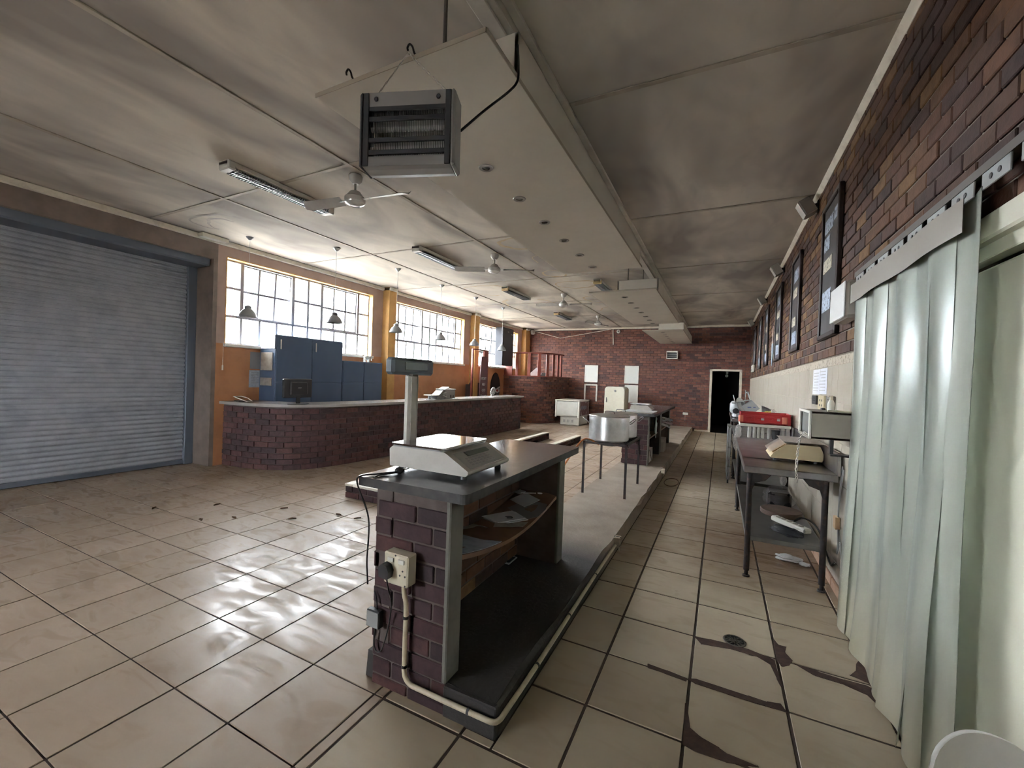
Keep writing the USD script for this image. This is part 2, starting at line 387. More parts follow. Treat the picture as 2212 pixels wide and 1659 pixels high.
# ================================================================ floor
fl = '/World/' + numbered('/World', 'floor'); UsdGeom.Xform.Define(stage, fl); tag(stage.GetPrimAtPath(fl), kind='structure')
obj('grout_bed', MB().box((-7.7, YF, -.12), (XR + .02, YE + .02, -.0035)), m_grout, fl)
T, Y0 = .42, 1.487 - 12 * .42
ys = [Y0 + T * j for j in range(-1, 46)]
cols = [(-1.346 + T * i, min(-1.346 + T * (i + 1), XR - .012), .0135, 0) for i in range(6)] + [(-1.40, -1.346, .007, 1)]
cols += [(-1.40 - .4155 * (k + 1), -1.40 - .4155 * k, .007, 1) for k in range(15)]
tiles = []
for xa, xb, gap, left in cols:
    for j in range(len(ys) - 1):
        ya, yb = max(ys[j], YF), min(ys[j + 1], YE)
        if yb - ya < .03: continue
        cx, cy = (xa + xb) / 2, (ya + yb) / 2
        if -1.5 < cx < -.80 and cy > 1.9: continue
        xb0 = xb
        if xb > -1.53 > xa and cy > 1.9: xb0 = -1.529
        if xa < -.79 < xb and cy > 1.55:
            xa2 = -.782
            if ya < 1.53: tiles.append((px_size((cx, cy, 0), .1), left, MB().box((xa + gap / 2, ya + gap / 2, -.009), (-.784, 1.530, 0), .002)))
        else: xa2 = xa
        g = gap / 2; dz = rng.uniform(-.0008, .0008)
        v, f = MB().box((xa2 + g, ya + g, -.009), (xb0 - g, yb - g, dz), .0022).arrays()
        tilt = rng.uniform(-.0012, .0012); tilt2 = rng.uniform(-.0012, .0012)
        v[:, 2] += (v[:, 0] - cx) * tilt + (v[:, 1] - cy) * tilt2
        tiles.append((px_size((cx, cy, 0), T), left, MB().add(v, f)))
tiles.sort(key=lambda t: -t[0])
rest = [MB(), MB()]
for i, (s, left, b) in enumerate(tiles):
    if i < 300 and s > 12: obj('tile', b, (TILE_L if left else TILE_A)[rng.randrange(3)], fl)
    else: rest[left].merge(b)
obj('far_tiles', rest[0], TILE_A[0], fl, kind='stuff'); obj('far_tiles', rest[1], TILE_L[0], fl, kind='stuff')
# dried mud along the aisle joints (outlines in metres on the floor)
def blob(pts, h=.0022, z=-.004):
    p = Polygon(pts).buffer(.004).buffer(-.002)
    q = []
    for k, (x, y) in enumerate(np.array(p.exterior.coords)):
        q.append((x + .006 * (rng.random() - .5), y + .006 * (rng.random() - .5)))
    return MB().prism(Polygon(q).buffer(0), z, h)
MUD = [[(-0.081, 2.736), (-0.005, 2.753), (0.102, 2.763), (0.198, 2.76), (0.317, 2.727), (0.329, 2.504), (0.315, 2.559), (0.297, 2.672), (0.241, 2.715), (0.102, 2.714), (0.005, 2.691), (-0.045, 2.68)],
 [(0.339, 2.948), (0.357, 2.899), (0.396, 2.896), (0.381, 2.832), (0.41, 2.772), (0.389, 2.716), (0.35, 2.687), (0.333, 2.736)],
 [(0.414, 2.745), (0.524, 2.729), (0.629, 2.721), (0.725, 2.724), (0.758, 2.706), (0.756, 2.547), (0.736, 2.579), (0.701, 2.65), (0.62, 2.678), (0.496, 2.687)],
 [(0.75, 2.964), (0.759, 2.889), (0.758, 2.755), (0.721, 2.76), (0.668, 2.783), (0.709, 2.847), (0.724, 2.912)],
 [(-0.094, 2.33), (-0.054, 2.346), (0.067, 2.343), (0.176, 2.343), (0.254, 2.345), (0.307, 2.36), (0.328, 2.32), (0.214, 2.311), (0.081, 2.309), (-0.06, 2.31)],
 [(-0.092, 2.142), (-0.067, 2.003), (-0.024, 1.971), (0.048, 1.95), (0.077, 1.932), (0.187, 1.929), (0.076, 1.892), (-0.039, 1.886), (-0.084, 1.895)],
 [(-0.292, 2.341), (-0.197, 2.339), (-0.097, 2.328), (-0.103, 2.306), (-0.209, 2.312), (-0.288, 2.315)],
 [(0.763, 2.703), (0.826, 2.727), (0.826, 2.698), (0.772, 2.689)]]
for q in MUD: obj('mud_patch', blob(q), m_mud, fl)
# round floor drain in the aisle tiles
dr = thing('floor_drain', 'round dark floor drain grate set in the aisle tile', 'drain', (.128, 2.812, 0))
m_iron = mat('cast_iron', (.10, .09, .075), .55, .6, bump=(60, .4))
obj('rim', MB().lathe([(.050, 0), (.050, .003), (.060, .003), (.062, 0)], (0, 0, 0), 28), m_iron, dr, local=True)
b = MB()
for k in range(6): b.obox((0, 0, .0018), (.1, .005, .003), (math.cos(k * math.pi / 6), math.sin(k * math.pi / 6), 0), (-math.sin(k * math.pi / 6), math.cos(k * math.pi / 6), 0))
b.lathe([(.022, .0005), (.022, .0032), (.027, .0032), (.027, .0005)], (0, 0, 0), 20)
obj('grate', b, m_iron, dr, local=True)
obj('sump', MB().lathe([(0, -.0015), (.05, -.0015), (.05, .0006), (0, .0006)], (0, 0, 0), 24), m_dark, dr, local=True)

# ================================================================ ceiling: sagging boards between cover battens
ce = '/World/' + numbered('/World', 'ceiling'); UsdGeom.Xform.Define(stage, ce); tag(stage.GetPrimAtPath(ce), kind='structure')
cx_ = [XL, -5.27, -3.25, -1.16, XR]; cy_ = [YF, -1.85, .52, 2.89, 5.22, 7.60, 9.98, 12.32, YE]
for i in range(len(cx_) - 1):
    for j in range(len(cy_) - 1):
        n = 11; gx, gy = np.meshgrid(np.linspace(cx_[i], cx_[i + 1], n), np.linspace(cy_[j], cy_[j + 1], n), indexing='ij')
        u, v = np.meshgrid(np.linspace(0, 1, n), np.linspace(0, 1, n), indexing='ij')
        w = np.sin(math.pi * u) * np.sin(math.pi * v)
        z = ZC - w * (.016 + .022 * meshkit.noise(np.stack([gx * 1.1, gy * 1.3, gx * 0 + 3], -1))) + w * .02
        obj('ceiling_board', MB().grid(np.stack([gx, gy, z], -1)[::-1], (0, 0, .012)), m_ceiling, ce, smooth=True)
for x in cx_[1:-2]: obj('cover_batten', MB().box((x - .022, YF, ZC - .010), (x + .022, YE, ZC + .004), .003), m_batten, ce)
for y in cy_[1:-1]:
    obj('cover_batten', MB().box((XL, y - .020, ZC - .007), (XR, y + .020, ZC + .005), .002), m_batten, ce)
def ring(c, a, b_, w, seed, m, full=True):
    r = random.Random(seed); n = 40; ph = r.uniform(0, 6)
    t = np.linspace(0, 2 * math.pi, n, endpoint=False)
    k = 1 + .10 * np.sin(2 * t + ph) + .06 * np.sin(3 * t + 2 * ph) + .03 * np.sin(7 * t)
    ww = w * (1 + .5 * np.sin(t + ph))
    o = np.stack([c[0] + a * k * np.cos(t), c[1] + b_ * k * np.sin(t)], 1); i = np.stack([c[0] + (a * k - ww) * np.cos(t), c[1] + (b_ * k - ww) * np.sin(t)], 1)
    z = ZC - .0075 - .022
    v = np.vstack([np.c_[o, np.full(n, z)], np.c_[i, np.full(n, z)]]); j = (np.arange(n) + 1) % n; a0 = np.arange(n)
    v[:, 2] = ZC - .004
    obj('water_stain', MB().add(v, np.stack([a0, a0 + n, j + n, j], 1)), m, ce)
for k, (c, a, b_, w, m) in enumerate([((-2.75, 5.55), .30, .25, .05, m_stain), ((-2.6, 6.5), .25, .35, .03, m_stain), ((-2.85, 7.35), .22, .25, .04, m_stain), ((-2.7, 8.3), .42, .38, .06, m_stain),
        ((-4.75, 8.3), .50, .60, .05, m_stain), ((-4.6, 10.1), .75, .8, .06, m_stain), ((-2.75, 9.9), .3, .4, .03, m_stain), ((-6.2, 6.9), .25, .25, .04, m_stain),
        ((-6.15, 3.35), .40, .32, .05, m_stain2), ((-6.2, 3.4), .26, .20, .03, m_stain2), ((-2.7, 11.4), .35, .4, .03, m_stain)]): ring(c, a, b_, w, k, m)

# cornices
struct('trim_1', MB().prism([(0, 0), (-.035, 0), (-.045, -.012), (-.012, -.055), (0, -.055)], -YE, -YF, ((1, 0, 0), (0, 0, 1), (0, -1, 0)), (XR, 0, ZC)), m_cornice)
struct('trim_2', MB().box((XL, YE - .035, ZC - .07), (XR, YE, ZC - .002), .01), m_cornice)
b = MB()
for y0, y1, x in [(YF, 7.28, XL), (7.28, 7.52, XL + .19), (7.52, 11.03, XL), (11.03, 11.27, XL + .19), (11.27, 14.75, XL), (14.75, YE, XL + .19)]:
    b.box((x - (.01 if x == XL else .19), y0, ZC - .08), (x + .045, y1, ZC - .002), .012)
struct('trim_3', b, m_cornice)

# ================================================================ window wall (left), with pillars and three steel windows
wl = '/World/' + numbered('/World', 'wall_left'); UsdGeom.Xform.Define(stage, wl); tag(stage.GetPrimAtPath(wl), kind='structure')
XO = XL - .24
WIN = [(3.89, 6.97), (7.62, 10.69), (11.33, 14.41)]; WZ0, WZ1 = 1.90, 3.25
obj('lower_wall', MB().box((XO, 3.76, -.1), (XL, YE + .1, WZ0)), m_orange, wl)
b = MB().box((XO, 3.76, WZ1), (XL, YE + .1, ZC + .1))
for a, c in [(3.76, 3.89), (6.97, 7.62), (10.69, 11.33), (14.41, YE + .1)]: b.box((XO, a, WZ0), (XL, c, WZ1))
obj('upper_wall', b, m_upper, wl)
b = MB().box((XO - .3, YF, -.1), (XL, -.7, ZC + .1)).box((XO - .3, -.7, 3.17), (XL, 3.76, ZC + .1)).box((XO - .3, 3.70, -.1), (XL, 3.761, 3.17))
obj('shutter_wall', b, mat('shutter_wall_paint', (.24, .19, .16), .7, noise=(4, (.17, .135, .115), .4, .7)), wl)
for a, c in [(7.28, 7.52), (11.03, 11.27), (14.75, YE)]:
    obj('pillar', MB().box((XL - .02, a, -.02), (XL + .19, c, ZC), .006), m_yellow, wl)
def window(k, ya, yb):
    w = '/World/' + numbered('/World', 'window_%d' % k); UsdGeom.Xform.Define(stage, w); tag(stage.GetPrimAtPath(w), kind='structure')
    x = XL - .13; n = 10; dy = (yb - ya) / n; hz = (WZ1 - WZ0) / 3
    fr = MB(); t = .012
    def bar(y0, y1, z0, z1, d=.02): fr.box((x - d, y0, z0), (x + d, y1, z1), .003)
    bar(ya, ya + .025, WZ0, WZ1); bar(yb - .025, yb, WZ0, WZ1); bar(ya, yb, WZ0, WZ0 + .025); bar(ya, yb, WZ1 - .03, WZ1)
    bar((ya + yb) / 2 - .022, (ya + yb) / 2 + .022, WZ0, WZ1, .026)
    for i in range(1, n):
        y = ya + i * dy
        if i == 5: continue
        top = WZ0 + hz if i in (2, 3, 7, 8) else WZ1
        wd = .028
        bar(y - .018, y + .018, WZ0, WZ0 + hz)
        if i in (1, 4, 6, 9): bar(y - wd, y + wd, WZ0 + hz, WZ1, .022)
    bar(ya, yb, WZ0 + hz - .019, WZ0 + hz + .019)
    for i in (0, 4, 5, 9): bar(ya + i * dy, ya + (i + 1) * dy, WZ0 + 2 * hz - .018, WZ0 + 2 * hz + .018)
    obj('frame', fr, m_steelframe, w)
    obj('sill', MB().box((XO - .02, ya - .02, WZ0 - .05), (XL + .05, yb + .03, WZ0 + .002), .008), m_white, w)
    obj('reveal_lining', MB().box((XO, yb - .006, WZ0 + .003), (XL + .003, yb + .01, WZ1)).box((XO, ya - .01, WZ0 + .003), (XL + .003, ya + .006, WZ1)).box((XO, ya, WZ1 - .006), (XL + .003, yb, WZ1 + .01)), m_yellow, w)
    for i in range(n):
        obj('pane', MB().box((x - .002, ya + i * dy + .006, WZ0 + .006), (x + .002, ya + (i + 1) * dy - .006, WZ0 + hz - .006)), m_pane, w)
        if i in (0, 4, 5, 9):
            for q in (1, 2): obj('pane', MB().box((x - .002, ya + i * dy + .006, WZ0 + q * hz + .006), (x + .002, ya + (i + 1) * dy - .006, WZ0 + (q + 1) * hz - .006)), m_pane, w)
    for s, tilt in ((1, (3.2, 2.6, 0)[k - 1]), (6, (0, 0, 2.0)[k - 1])):
        y0, y1, z0, z1 = ya + s * dy + .02, ya + (s + 3) * dy - .02, WZ0 + hz + .012, WZ1 - .03
        a = math.radians(tilt); M = np.array([[math.cos(a), 0, math.sin(a)], [0, 1, 0], [-math.sin(a), 0, math.cos(a)]]); M = M.T
        M = np.array([[math.cos(a), 0, math.sin(a)], [0, 1, 0], [-math.sin(a), 0, math.cos(a)]])
        piv = np.array([x - .03, 0, z1])
        def sw(m): o = MB(); o.merge(m, M, None); return o
        cf = MB(); X0 = 0
        for (p, q, u, v) in [(y0, y1, z0, z0 + .032), (y0, y1, z1 - .022, z1), (y0, y0 + .022, z0, z1), (y1 - .022, y1, z0, z1), (y0, y1, (z0 + z1) / 2 - .017, (z0 + z1) / 2 + .017)] + [(y0 + (y1 - y0) * g / 3 - .017, y0 + (y1 - y0) * g / 3 + .017, z0, z1) for g in (1, 2)]:
            cf.box((-.012, p, u - z1), (.012, q, v - z1), .003)
        o = MB().merge(cf, M, piv); ca = obj('casement', o, m_steelframe, w)
        for g in range(3):
            for h in range(2):
                pm = MB().box((-.002, y0 + (y1 - y0) * g / 3 + .008, (z1 - z0) * (h / 2 - 1) + .008), (.002, y0 + (y1 - y0) * (g + 1) / 3 - .008, (z1 - z0) * ((h + 1) / 2 - 1) - .008))
                obj('pane', MB().merge(pm, M, piv), m_pane, ca)
for k, (a, c) in enumerate(WIN): window(k + 1, a, c)

# ================================================================ roller shutter door in the left wall
rs = '/World/' + numbered('/World', 'door_2'); UsdGeom.Xform.Define(stage, rs); tag(stage.GetPrimAtPath(rs), kind='structure')
xs = -7.46; pt = .066
prof = np.array([(0, 0), (.010, .006), (.013, .02), (.006, .036), (-.006, .044), (-.009, .055), (-.002, .0645)])
for i in range(47):
    z = .07 + i * pt
    P = np.array([[(xs + px_, y, z + pz) for px_, pz in prof] for y in (-.72, 3.62)])
    obj('slat', MB().grid(P, (-.003, 0, 0)), m_slat, rs)
obj('bottom_rail', MB().box((xs - .03, -.72, .008), (xs + .03, 3.62, .075), .008), m_slatdark, rs)
obj('guide_rail', MB().box((xs - .05, 3.58, 0), (xs + .06, 3.70, 3.2), .006), m_slatdark, rs)
obj('guide_rail', MB().box((xs - .05, -.74, 0), (xs + .06, -.66, 3.2), .006), m_slatdark, rs)
obj('roller_box', MB().box((xs - .08, -.72, 3.06), (xs + .42, 3.70, 3.20), .02), m_slatdark, rs)
obj('outer_skin', MB().box((xs - .06, -.76, -.05), (xs - .04, 3.72, 3.2)), m_slatdark, rs)

# ================================================================ right wall: bricks over a tiled dado, cold room doorway
wr = '/World/' + numbered('/World', 'wall_right'); UsdGeom.Xform.Define(stage, wr); tag(stage.GetPrimAtPath(wr), kind='structure')
DY0, DY1, DZ = .35, 3.30, 2.05
obj('mortar_bed', MB().box((XR, DY1, -.1), (XR + .22, YE + .1, ZC + .1)).box((XR, DY0, DZ), (XR + .22, DY1, ZC + .1)).box((XR, YF, -.1), (XR + .22, DY0, ZC + .1)), m_mortar, wr)
brick_courses(wr, lambda u: (XR, YE - u, 0), lambda u: (-1, 0, 0), YE - YF, 1.785, ZC - .02, [(YE - DY1, YE - DY0, 0, 2.15)], B_RIGHT, 300, stick=.009, seed=5)
obj('dado_bed', MB().box((XR - .007, DY1, 0), (XR + .01, YE, 1.772)).box((XR - .007, YF, 0), (XR + .01, DY0, 1.772)), m_dadogrout, wr)
dt = []
for a, c in ((DY1, YE), (YF, DY0)):
    n = int((c - a) / .2) + 1
    for i in range(n):
        for z0, z1 in [(0, .2)] + [(.2 + .3 * q, .5 + .3 * q) for q in range(5)] + [(1.70, 1.77)]:
            y0, y1 = a + i * .2, min(a + i * .2 + .2, c)
            if y1 - y0 < .02: continue
            k = rng.uniform(0, .0012)
            dt.append((px_size((XR, y0, z0), .2), z0 > 1.6, MB().box((XR - .0105 - k, y0 + .0012, z0 + .0012), (XR - .002, y1 - .0012, z1 - .0012), .0008)))
dt.sort(key=lambda t: -t[0]); rest = [MB(), MB()]; cnt = 0
for s, bd, m in dt:
    if cnt < 300 and s > 8: obj('border_tile' if bd else 'wall_tile', m, m_dadob if bd else m_dado, wr); cnt += 1
    else: rest[bd].merge(m)
obj('far_wall_tiles', rest[0], m_dado, wr, kind='stuff'); obj('far_border_tiles', rest[1], m_dadob, wr, kind='stuff')
m_skirt = mat('skirting_tile', (.42, .27, .19), .4, noise=(6, (.30, .18, .12), .4, .7))
sk = '/World/' + numbered('/World', 'baseboard_right'); UsdGeom.Xform.Define(stage, sk); tag(stage.GetPrimAtPath(sk), kind='structure')
for i in range(36):
    y0 = DY1 + i * .33; obj('skirting_tile', MB().box((XR - .030, y0 + .003, 0), (XR - .009, min(y0 + .327, YE), .075), .006), m_skirt, sk)

# cold room behind the doorway: pale insulated panels, unlit
d3 = '/World/' + numbered('/World', 'door_3'); UsdGeom.Xform.Define(stage, d3); tag(stage.GetPrimAtPath(d3), kind='structure')
m_panel = mat('cold_room_panel', (.68, .67, .56), .45, noise=(1.2, (.60, .58, .47), .4, .7))
obj('cold_room', MB().box((XR + .2, DY0 - .4, -.03), (XR + 2.4, DY1 + .6, -.005)).box((XR + .2, DY0 - .4, 2.35), (XR + 2.4, DY1 + .6, 2.4)).box((XR + 2.38, DY0 - .4, -.03), (XR + 2.42, DY1 + .6, 2.4)).box((XR + .2, DY0 - .44, -.03), (XR + 2.4, DY0 - .4, 2.4)).box((XR + .2, DY1 + .6, -.03), (XR + 2.4, DY1 + .64, 2.4)), mat('cold_room_lining', (.22, .235, .20), .5), d3)
obj('threshold', MB().box((XR - .01, DY0, -.02), (XR + .22, DY1, .004)), m_dadogrout, d3)
obj('frame', MB().box((XR - .035, DY0 - .05, 2.035), (XR + .05, 2.16, 2.125), .008).box((XR - .012, DY1 - .06, 0), (XR + .22, DY1, 2.06), .008).box((XR - .035, DY0 - .05, 0), (XR + .05, DY0 + .03, 2.12), .008), mat('cold_frame', (.58, .56, .46), .4), d3)
obj('head_panel', MB().box((XR + .0, DY0, 1.985), (XR + .05, 2.3, 2.06), .004), m_panel, d3)
obj('door_leaf', MB().box((XR + .02, DY0, .01), (XR + .10, 2.30, 1.965), .012), m_panel, d3)

# ================================================================ end wall with its doorway
wb = '/World/' + numbered('/World', 'wall_back'); UsdGeom.Xform.Define(stage, wb); tag(stage.GetPrimAtPath(wb), kind='structure')
EX0, EX1, EZ = -.325, .60, 2.06
obj('mortar_bed', MB().box((XL - .2, YE, -.1), (EX0, YE + .2, ZC + .1)).box((EX1, YE, -.1), (XR + .2, YE + .2, ZC + .1)).box((EX0, YE, EZ), (EX1, YE + .2, ZC + .1)), m_mortar_dark, wb)
brick_courses(wb, lambda u: (XL + u, YE, 0), lambda u: (0, -1, 0), XR - XL, .01, ZC - .07, [(EX0 - XL, EX1 - XL, -1, EZ + .01)], B_END, 300, stick=.008, seed=8)
d1 = '/World/' + numbered('/World', 'door_1'); UsdGeom.Xform.Define(stage, d1); tag(stage.GetPrimAtPath(d1), kind='structure')
obj('door_frame', MB().box((EX0, YE - .03, 0), (EX0 + .07, YE + .21, EZ), .006).box((EX1 - .07, YE - .03, 0), (EX1, YE + .21, EZ), .006).box((EX0, YE - .03, EZ - .06), (EX1, YE + .21, EZ), .006), m_frame, d1)
q0, q1 = EX0 - .2, EX1 + .2
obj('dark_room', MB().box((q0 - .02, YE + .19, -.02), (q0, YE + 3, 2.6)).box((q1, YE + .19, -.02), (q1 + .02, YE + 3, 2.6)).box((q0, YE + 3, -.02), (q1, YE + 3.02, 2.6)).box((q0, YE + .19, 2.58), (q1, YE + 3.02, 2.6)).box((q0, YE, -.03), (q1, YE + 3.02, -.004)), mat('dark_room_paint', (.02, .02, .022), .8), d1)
struct('baseboard_back', MB().box((-.74, YE - .04, 0), (EX0, YE - .005, .055), .006), m_frame)

# ================================================================ wall behind the camera, with a window added to light the near room
wf = '/World/' + numbered('/World', 'wall_front'); UsdGeom.Xform.Define(stage, wf); tag(stage.GetPrimAtPath(wf), kind='structure')
FX0, FX1, FZ0, FZ1 = FILL_OPEN
obj('wall_panel', MB().box((XO - .3, YF - .22, -.1), (FX0, YF, ZC + .1)).box((FX1, YF - .22, -.1), (XR + .22, YF, ZC + .1)).box((FX0, YF - .22, FZ1), (FX1, YF, ZC + .1)).box((FX0, YF - .22, -.1), (FX1, YF, FZ0)), m_upper, wf)
w4 = '/World/' + numbered('/World', 'window_4'); UsdGeom.Xform.Define(stage, w4); tag(stage.GetPrimAtPath(w4), kind='structure')
fr = MB(); n = 3
for i in range(n + 1):
    xx = FX0 + (FX1 - FX0) * i / n; fr.box((xx - .025, YF - .14, FZ0), (xx + .025, YF - .09, FZ1), .004)
fr.box((FX0, YF - .14, FZ0), (FX1, YF - .09, FZ0 + .05)).box((FX0, YF - .14, FZ1 - .05), (FX1, YF - .09, FZ1))
obj('frame', fr, m_steelframe, w4)
for i in range(n): obj('pane', MB().box((FX0 + (FX1 - FX0) * i / n + .02, YF - .118, FZ0 + .04), (FX0 + (FX1 - FX0) * (i + 1) / n - .02, YF - .112, FZ1 - .04)), m_pane, w4)
# roof slab keeps daylight out of the ceiling void; yard outside
struct('roof', MB().box((XO - .5, YF - .3, ZC + .08), (XR + 1.9, YE + 3.1, ZC + .3)), m_concrete)
struct('ground', MB().box((-200, -150, -.45), (150, 250, -.13)), mat('yard_concrete', (.33, .31, .28), .9, noise=(.5, (.26, .245, .22), .4, .7)))
# ================================================================ object materials
m_blackmetal = mat('black_metal', (.028, .024, .024), .5, .5, noise=(25, (.07, .04, .03), .5, .7))
m_steel = mat('brushed_steel', (.50, .50, .50), .30, 1.0, noise=(8, (.36, .36, .37), .4, .7))
m_alu = mat('dull_aluminium', (.66, .66, .65), .33, 1.0, noise=(9, (.50, .50, .50), .4, .7))
m_slab = mat('dark_formica', (.040, .042, .046), .20, spec=.55, noise=(12, (.065, .065, .065), .4, .7))
m_barslab = mat('light_bar_top', (.42, .40, .38), .18, spec=.6, noise=(4, (.36, .34, .32), .4, .7))
m_wood = mat('shelf_wood', (.20, .105, .06), .55, noise=(6, (.13, .065, .04), .35, .7))
m_paper = mat('paper', (.62, .62, .62), .8, noise=(9, (.50, .50, .52), .45, .75))
m_paperblue = mat('bluish_paper', (.42, .46, .52), .8, noise=(16, (.30, .33, .40), .45, .7))
m_kraft = mat('old_paper', (.34, .31, .27), .8, noise=(14, (.25, .22, .19), .45, .7))
m_cream = mat('cream_plastic', (.62, .56, .44), .4)
m_beige = mat('beige_plastic', (.56, .46, .28), .42)
m_scale = mat('grey_scale_plastic', (.50, .47, .43), .42, noise=(7, (.43, .40, .36), .4, .7))
m_greyp = mat('grey_plastic', (.26, .26, .26), .4)
m_lcd = mat('display_glass', (.12, .15, .13), .12)
m_ink = mat('dark_ink', (.06, .06, .065), .6)
m_black = mat('black_plastic', (.018, .018, .02), .4)
m_rubber = mat('black_cable', (.015, .015, .016), .5)
m_pvc = mat('cream_conduit', (.56, .49, .36), .45, noise=(20, (.42, .35, .24), .5, .75))
m_plate = mat('polished_platter', (.62, .62, .62), .10, 1.0, noise=(6, (.40, .41, .42), .35, .65))

# ================================================================ concrete plinth under the serving counters
pl = thing('concrete_plinth', 'long low concrete plinth beside the tiled aisle, carrying both serving counters', 'plinth', (-1.15, 1.53, 0))
n = 60
yy = np.linspace(1.56, 15.12, n)
r = np.random.RandomState(4)
P = np.array([[(-.782, y, -.01), (-.785 + .010 * r.randn() * .5, y, .112), (-.800 + .006 * r.randn(), y, .132 + .002 * r.randn()), (-1.16, y, .134), (-1.52 + .003 * r.randn(), y, .132), (-1.53, y, -.01)] for y in yy])
b = MB().grid(P[:, ::-1])
for k in (0, -1):
    e = P[k]; b.add(np.array(e), np.array([[0, 1, 2], [0, 2, 5], [2, 3, 5], [3, 4, 5]] if k == 0 else [[0, 2, 1], [0, 5, 2], [2, 5, 3], [3, 5, 4]]))
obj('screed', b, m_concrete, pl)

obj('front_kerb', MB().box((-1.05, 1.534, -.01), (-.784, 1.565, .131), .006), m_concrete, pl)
obj('front_bed', MB().box((-1.474, 1.548, -.01), (-1.05, 1.565, .131)), m_mortar_dark, pl)
brick_courses(pl, lambda u: (-1.472 + u, 1.548, 0), lambda u: (0, -1, 0), .425, -.033, .134, [], B_CTR, 20, seed=31, stick=.009)
def counter(y0, y1, label, with_div):
    c = thing('serving_counter', label, 'counter', (-1.26, y0, 0))
    xl, xr, t, zt = -1.478, -1.055, .108, .955
    z0 = .1345
    obj('mortar_core', MB().box((xl + .006, y0 + .006, z0), (xr, y0 + t, zt)).box((xl + .006, y0, z0), (xl + t - .006, y1, zt)).box((xl + .006, y1 - t, z0), (xr, y1 - .006, zt)), m_mortar_dark, c)
    brick_courses(c, lambda u: (xl + .008 + u, y0 + .008, 0), lambda u: (0, -1, 0), xr - xl - .012, z0 + .004, zt, [], B_CTR, 100, seed=11 + int(y0), stick=.010)
    brick_courses(c, lambda u: (xl + .008, y1 - u, 0), lambda u: (-1, 0, 0), y1 - y0, z0 + .004, zt, [], B_CTR, 40, seed=12, stick=.010, off=.11)
    brick_courses(c, lambda u: (xl + t - .008, y0 + t + u, 0), lambda u: (1, 0, 0), y1 - y0 - 2 * t, z0 + .004, zt, [], B_RIGHT, 60, seed=13, stick=.008)
    for a in (y0 - .002, y1 - t): obj('plaster_cheek', MB().box((xr - .012, a, z0), (xr + .014, a + t + .002, zt), .006), m_plaster, c)
    if with_div: obj('divider', MB().box((xl + t, 8.62, .13), (-1.03, 8.86, .95), .004), m_blackmetal, c)
    obj('slab', rbox((-1.575, y0 - .04, .957), (-.942, y1 + .035, 1.0), .03, 4), m_slab, c)
    return c
c1 = counter(1.541, 3.06, 'brick serving counter with dark slab and sagging shelf, standing nearest in the room', False)
# the sagging shelf is loose: its own board
ys_ = np.linspace(1.655, 2.95, 24)
def sag(y): t = (y - 1.655) / 1.295; return .665 - .085 * math.sin(math.pi * min(1, t * 1.02)) ** .9 - .025 * t
P = np.array([[(x, y, sag(y) + (.0 if x > -1.1 else .012)) for x in np.linspace(-1.365, -1.062, 6)] for y in ys_])
sh = obj('shelf_board', MB().grid(P[::-1], (0, 0, -.022)), m_wood, c1, smooth=30)
c2 = counter(7.29, 10.55, 'farther brick serving counter behind the pot stand with dark slab and black divider', True)
obj('shelf_board', MB().box((-1.36, 7.40, .55), (-1.06, 10.44, .575)), m_wood, c2)

# papers and bits on the shelf of the near counter
def sheet(name, label, cat, pts, z, m, group=None, th=.0015, crumple=.006, seed=0, sagf=True, kind=None):
    p = Polygon(pts); r = np.random.RandomState(seed)
    tm = trimesh.creation.extrude_polygon(p, th, engine='earcut'); tm = tm.subdivide().subdivide()
    v = np.array(tm.vertices)
    nz = meshkit.noise(np.c_[v[:, :2] * 9, np.full(len(v), seed)]) * crumple
    v[:, 2] += nz + z + (np.array([sag(min(max(y, 1.66), 2.94)) for y in v[:, 1]]) + .006 if sagf else 0)
    return obj(name, MB().add(v, np.array(tm.faces)), m, None, 30, label, cat, group, kind)
sheet('plastic_sheet', 'grey plastic sheet lying on the near end of the sagging shelf', 'sheet', [(-1.355, 1.67), (-1.05, 1.66), (-1.045, 1.86), (-1.055, 2.07), (-1.14, 2.02), (-1.36, 2.03)], .002, m_paperblue, seed=1)
sheet('crumpled_bag', 'crumpled brown paper behind the grey sheet on the sagging shelf', 'paper', [(-1.36, 2.06), (-1.25, 2.08), (-1.19, 2.13), (-1.21, 2.2), (-1.33, 2.22)], .01, m_kraft, seed=2, crumple=.05)
cb = thing('clipboard', 'thick white folder of papers on the middle of the sagging shelf', 'folder', (-1.25, 2.45, .6))
for k, (dx, dz, m) in enumerate([(0, .004, m_kraft), (.012, .010, m_paper), (-.008, .016, m_paper)]):
    pts = np.array([(-1.36 + dx, 2.38), (-1.21 + dx, 2.33), (-1.10 + dx, 2.50), (-1.24 + dx, 2.60)])
    obj('sheet' if k else 'backing_card', MB().prism(Polygon(pts), sag(2.45) + .004 + dz, sag(2.45) + .009 + dz), m, cb)
obj('print', MB().text('NOTES', .0001, (0, 0, 0), (1, 0, 0), (0, 1, 0)) if False else MB().tube(smoothpath([(-1.23, 2.45, sag(2.45) + .0262), (-1.20, 2.47, sag(2.45) + .0262), (-1.18, 2.45, sag(2.45) + .0262), (-1.21, 2.43, sag(2.45) + .0262)]), .003, 5), m_ink, cb)
sheet('torn_newspaper', 'torn printed newspaper scrap at the front edge of the sagging shelf', 'newspaper', [(-1.22, 2.27), (-1.12, 2.31), (-1.06, 2.36), (-1.07, 2.46), (-1.12, 2.43), (-1.16, 2.36), (-1.24, 2.33)], .004, m_kraft, seed=4, crumple=.015)
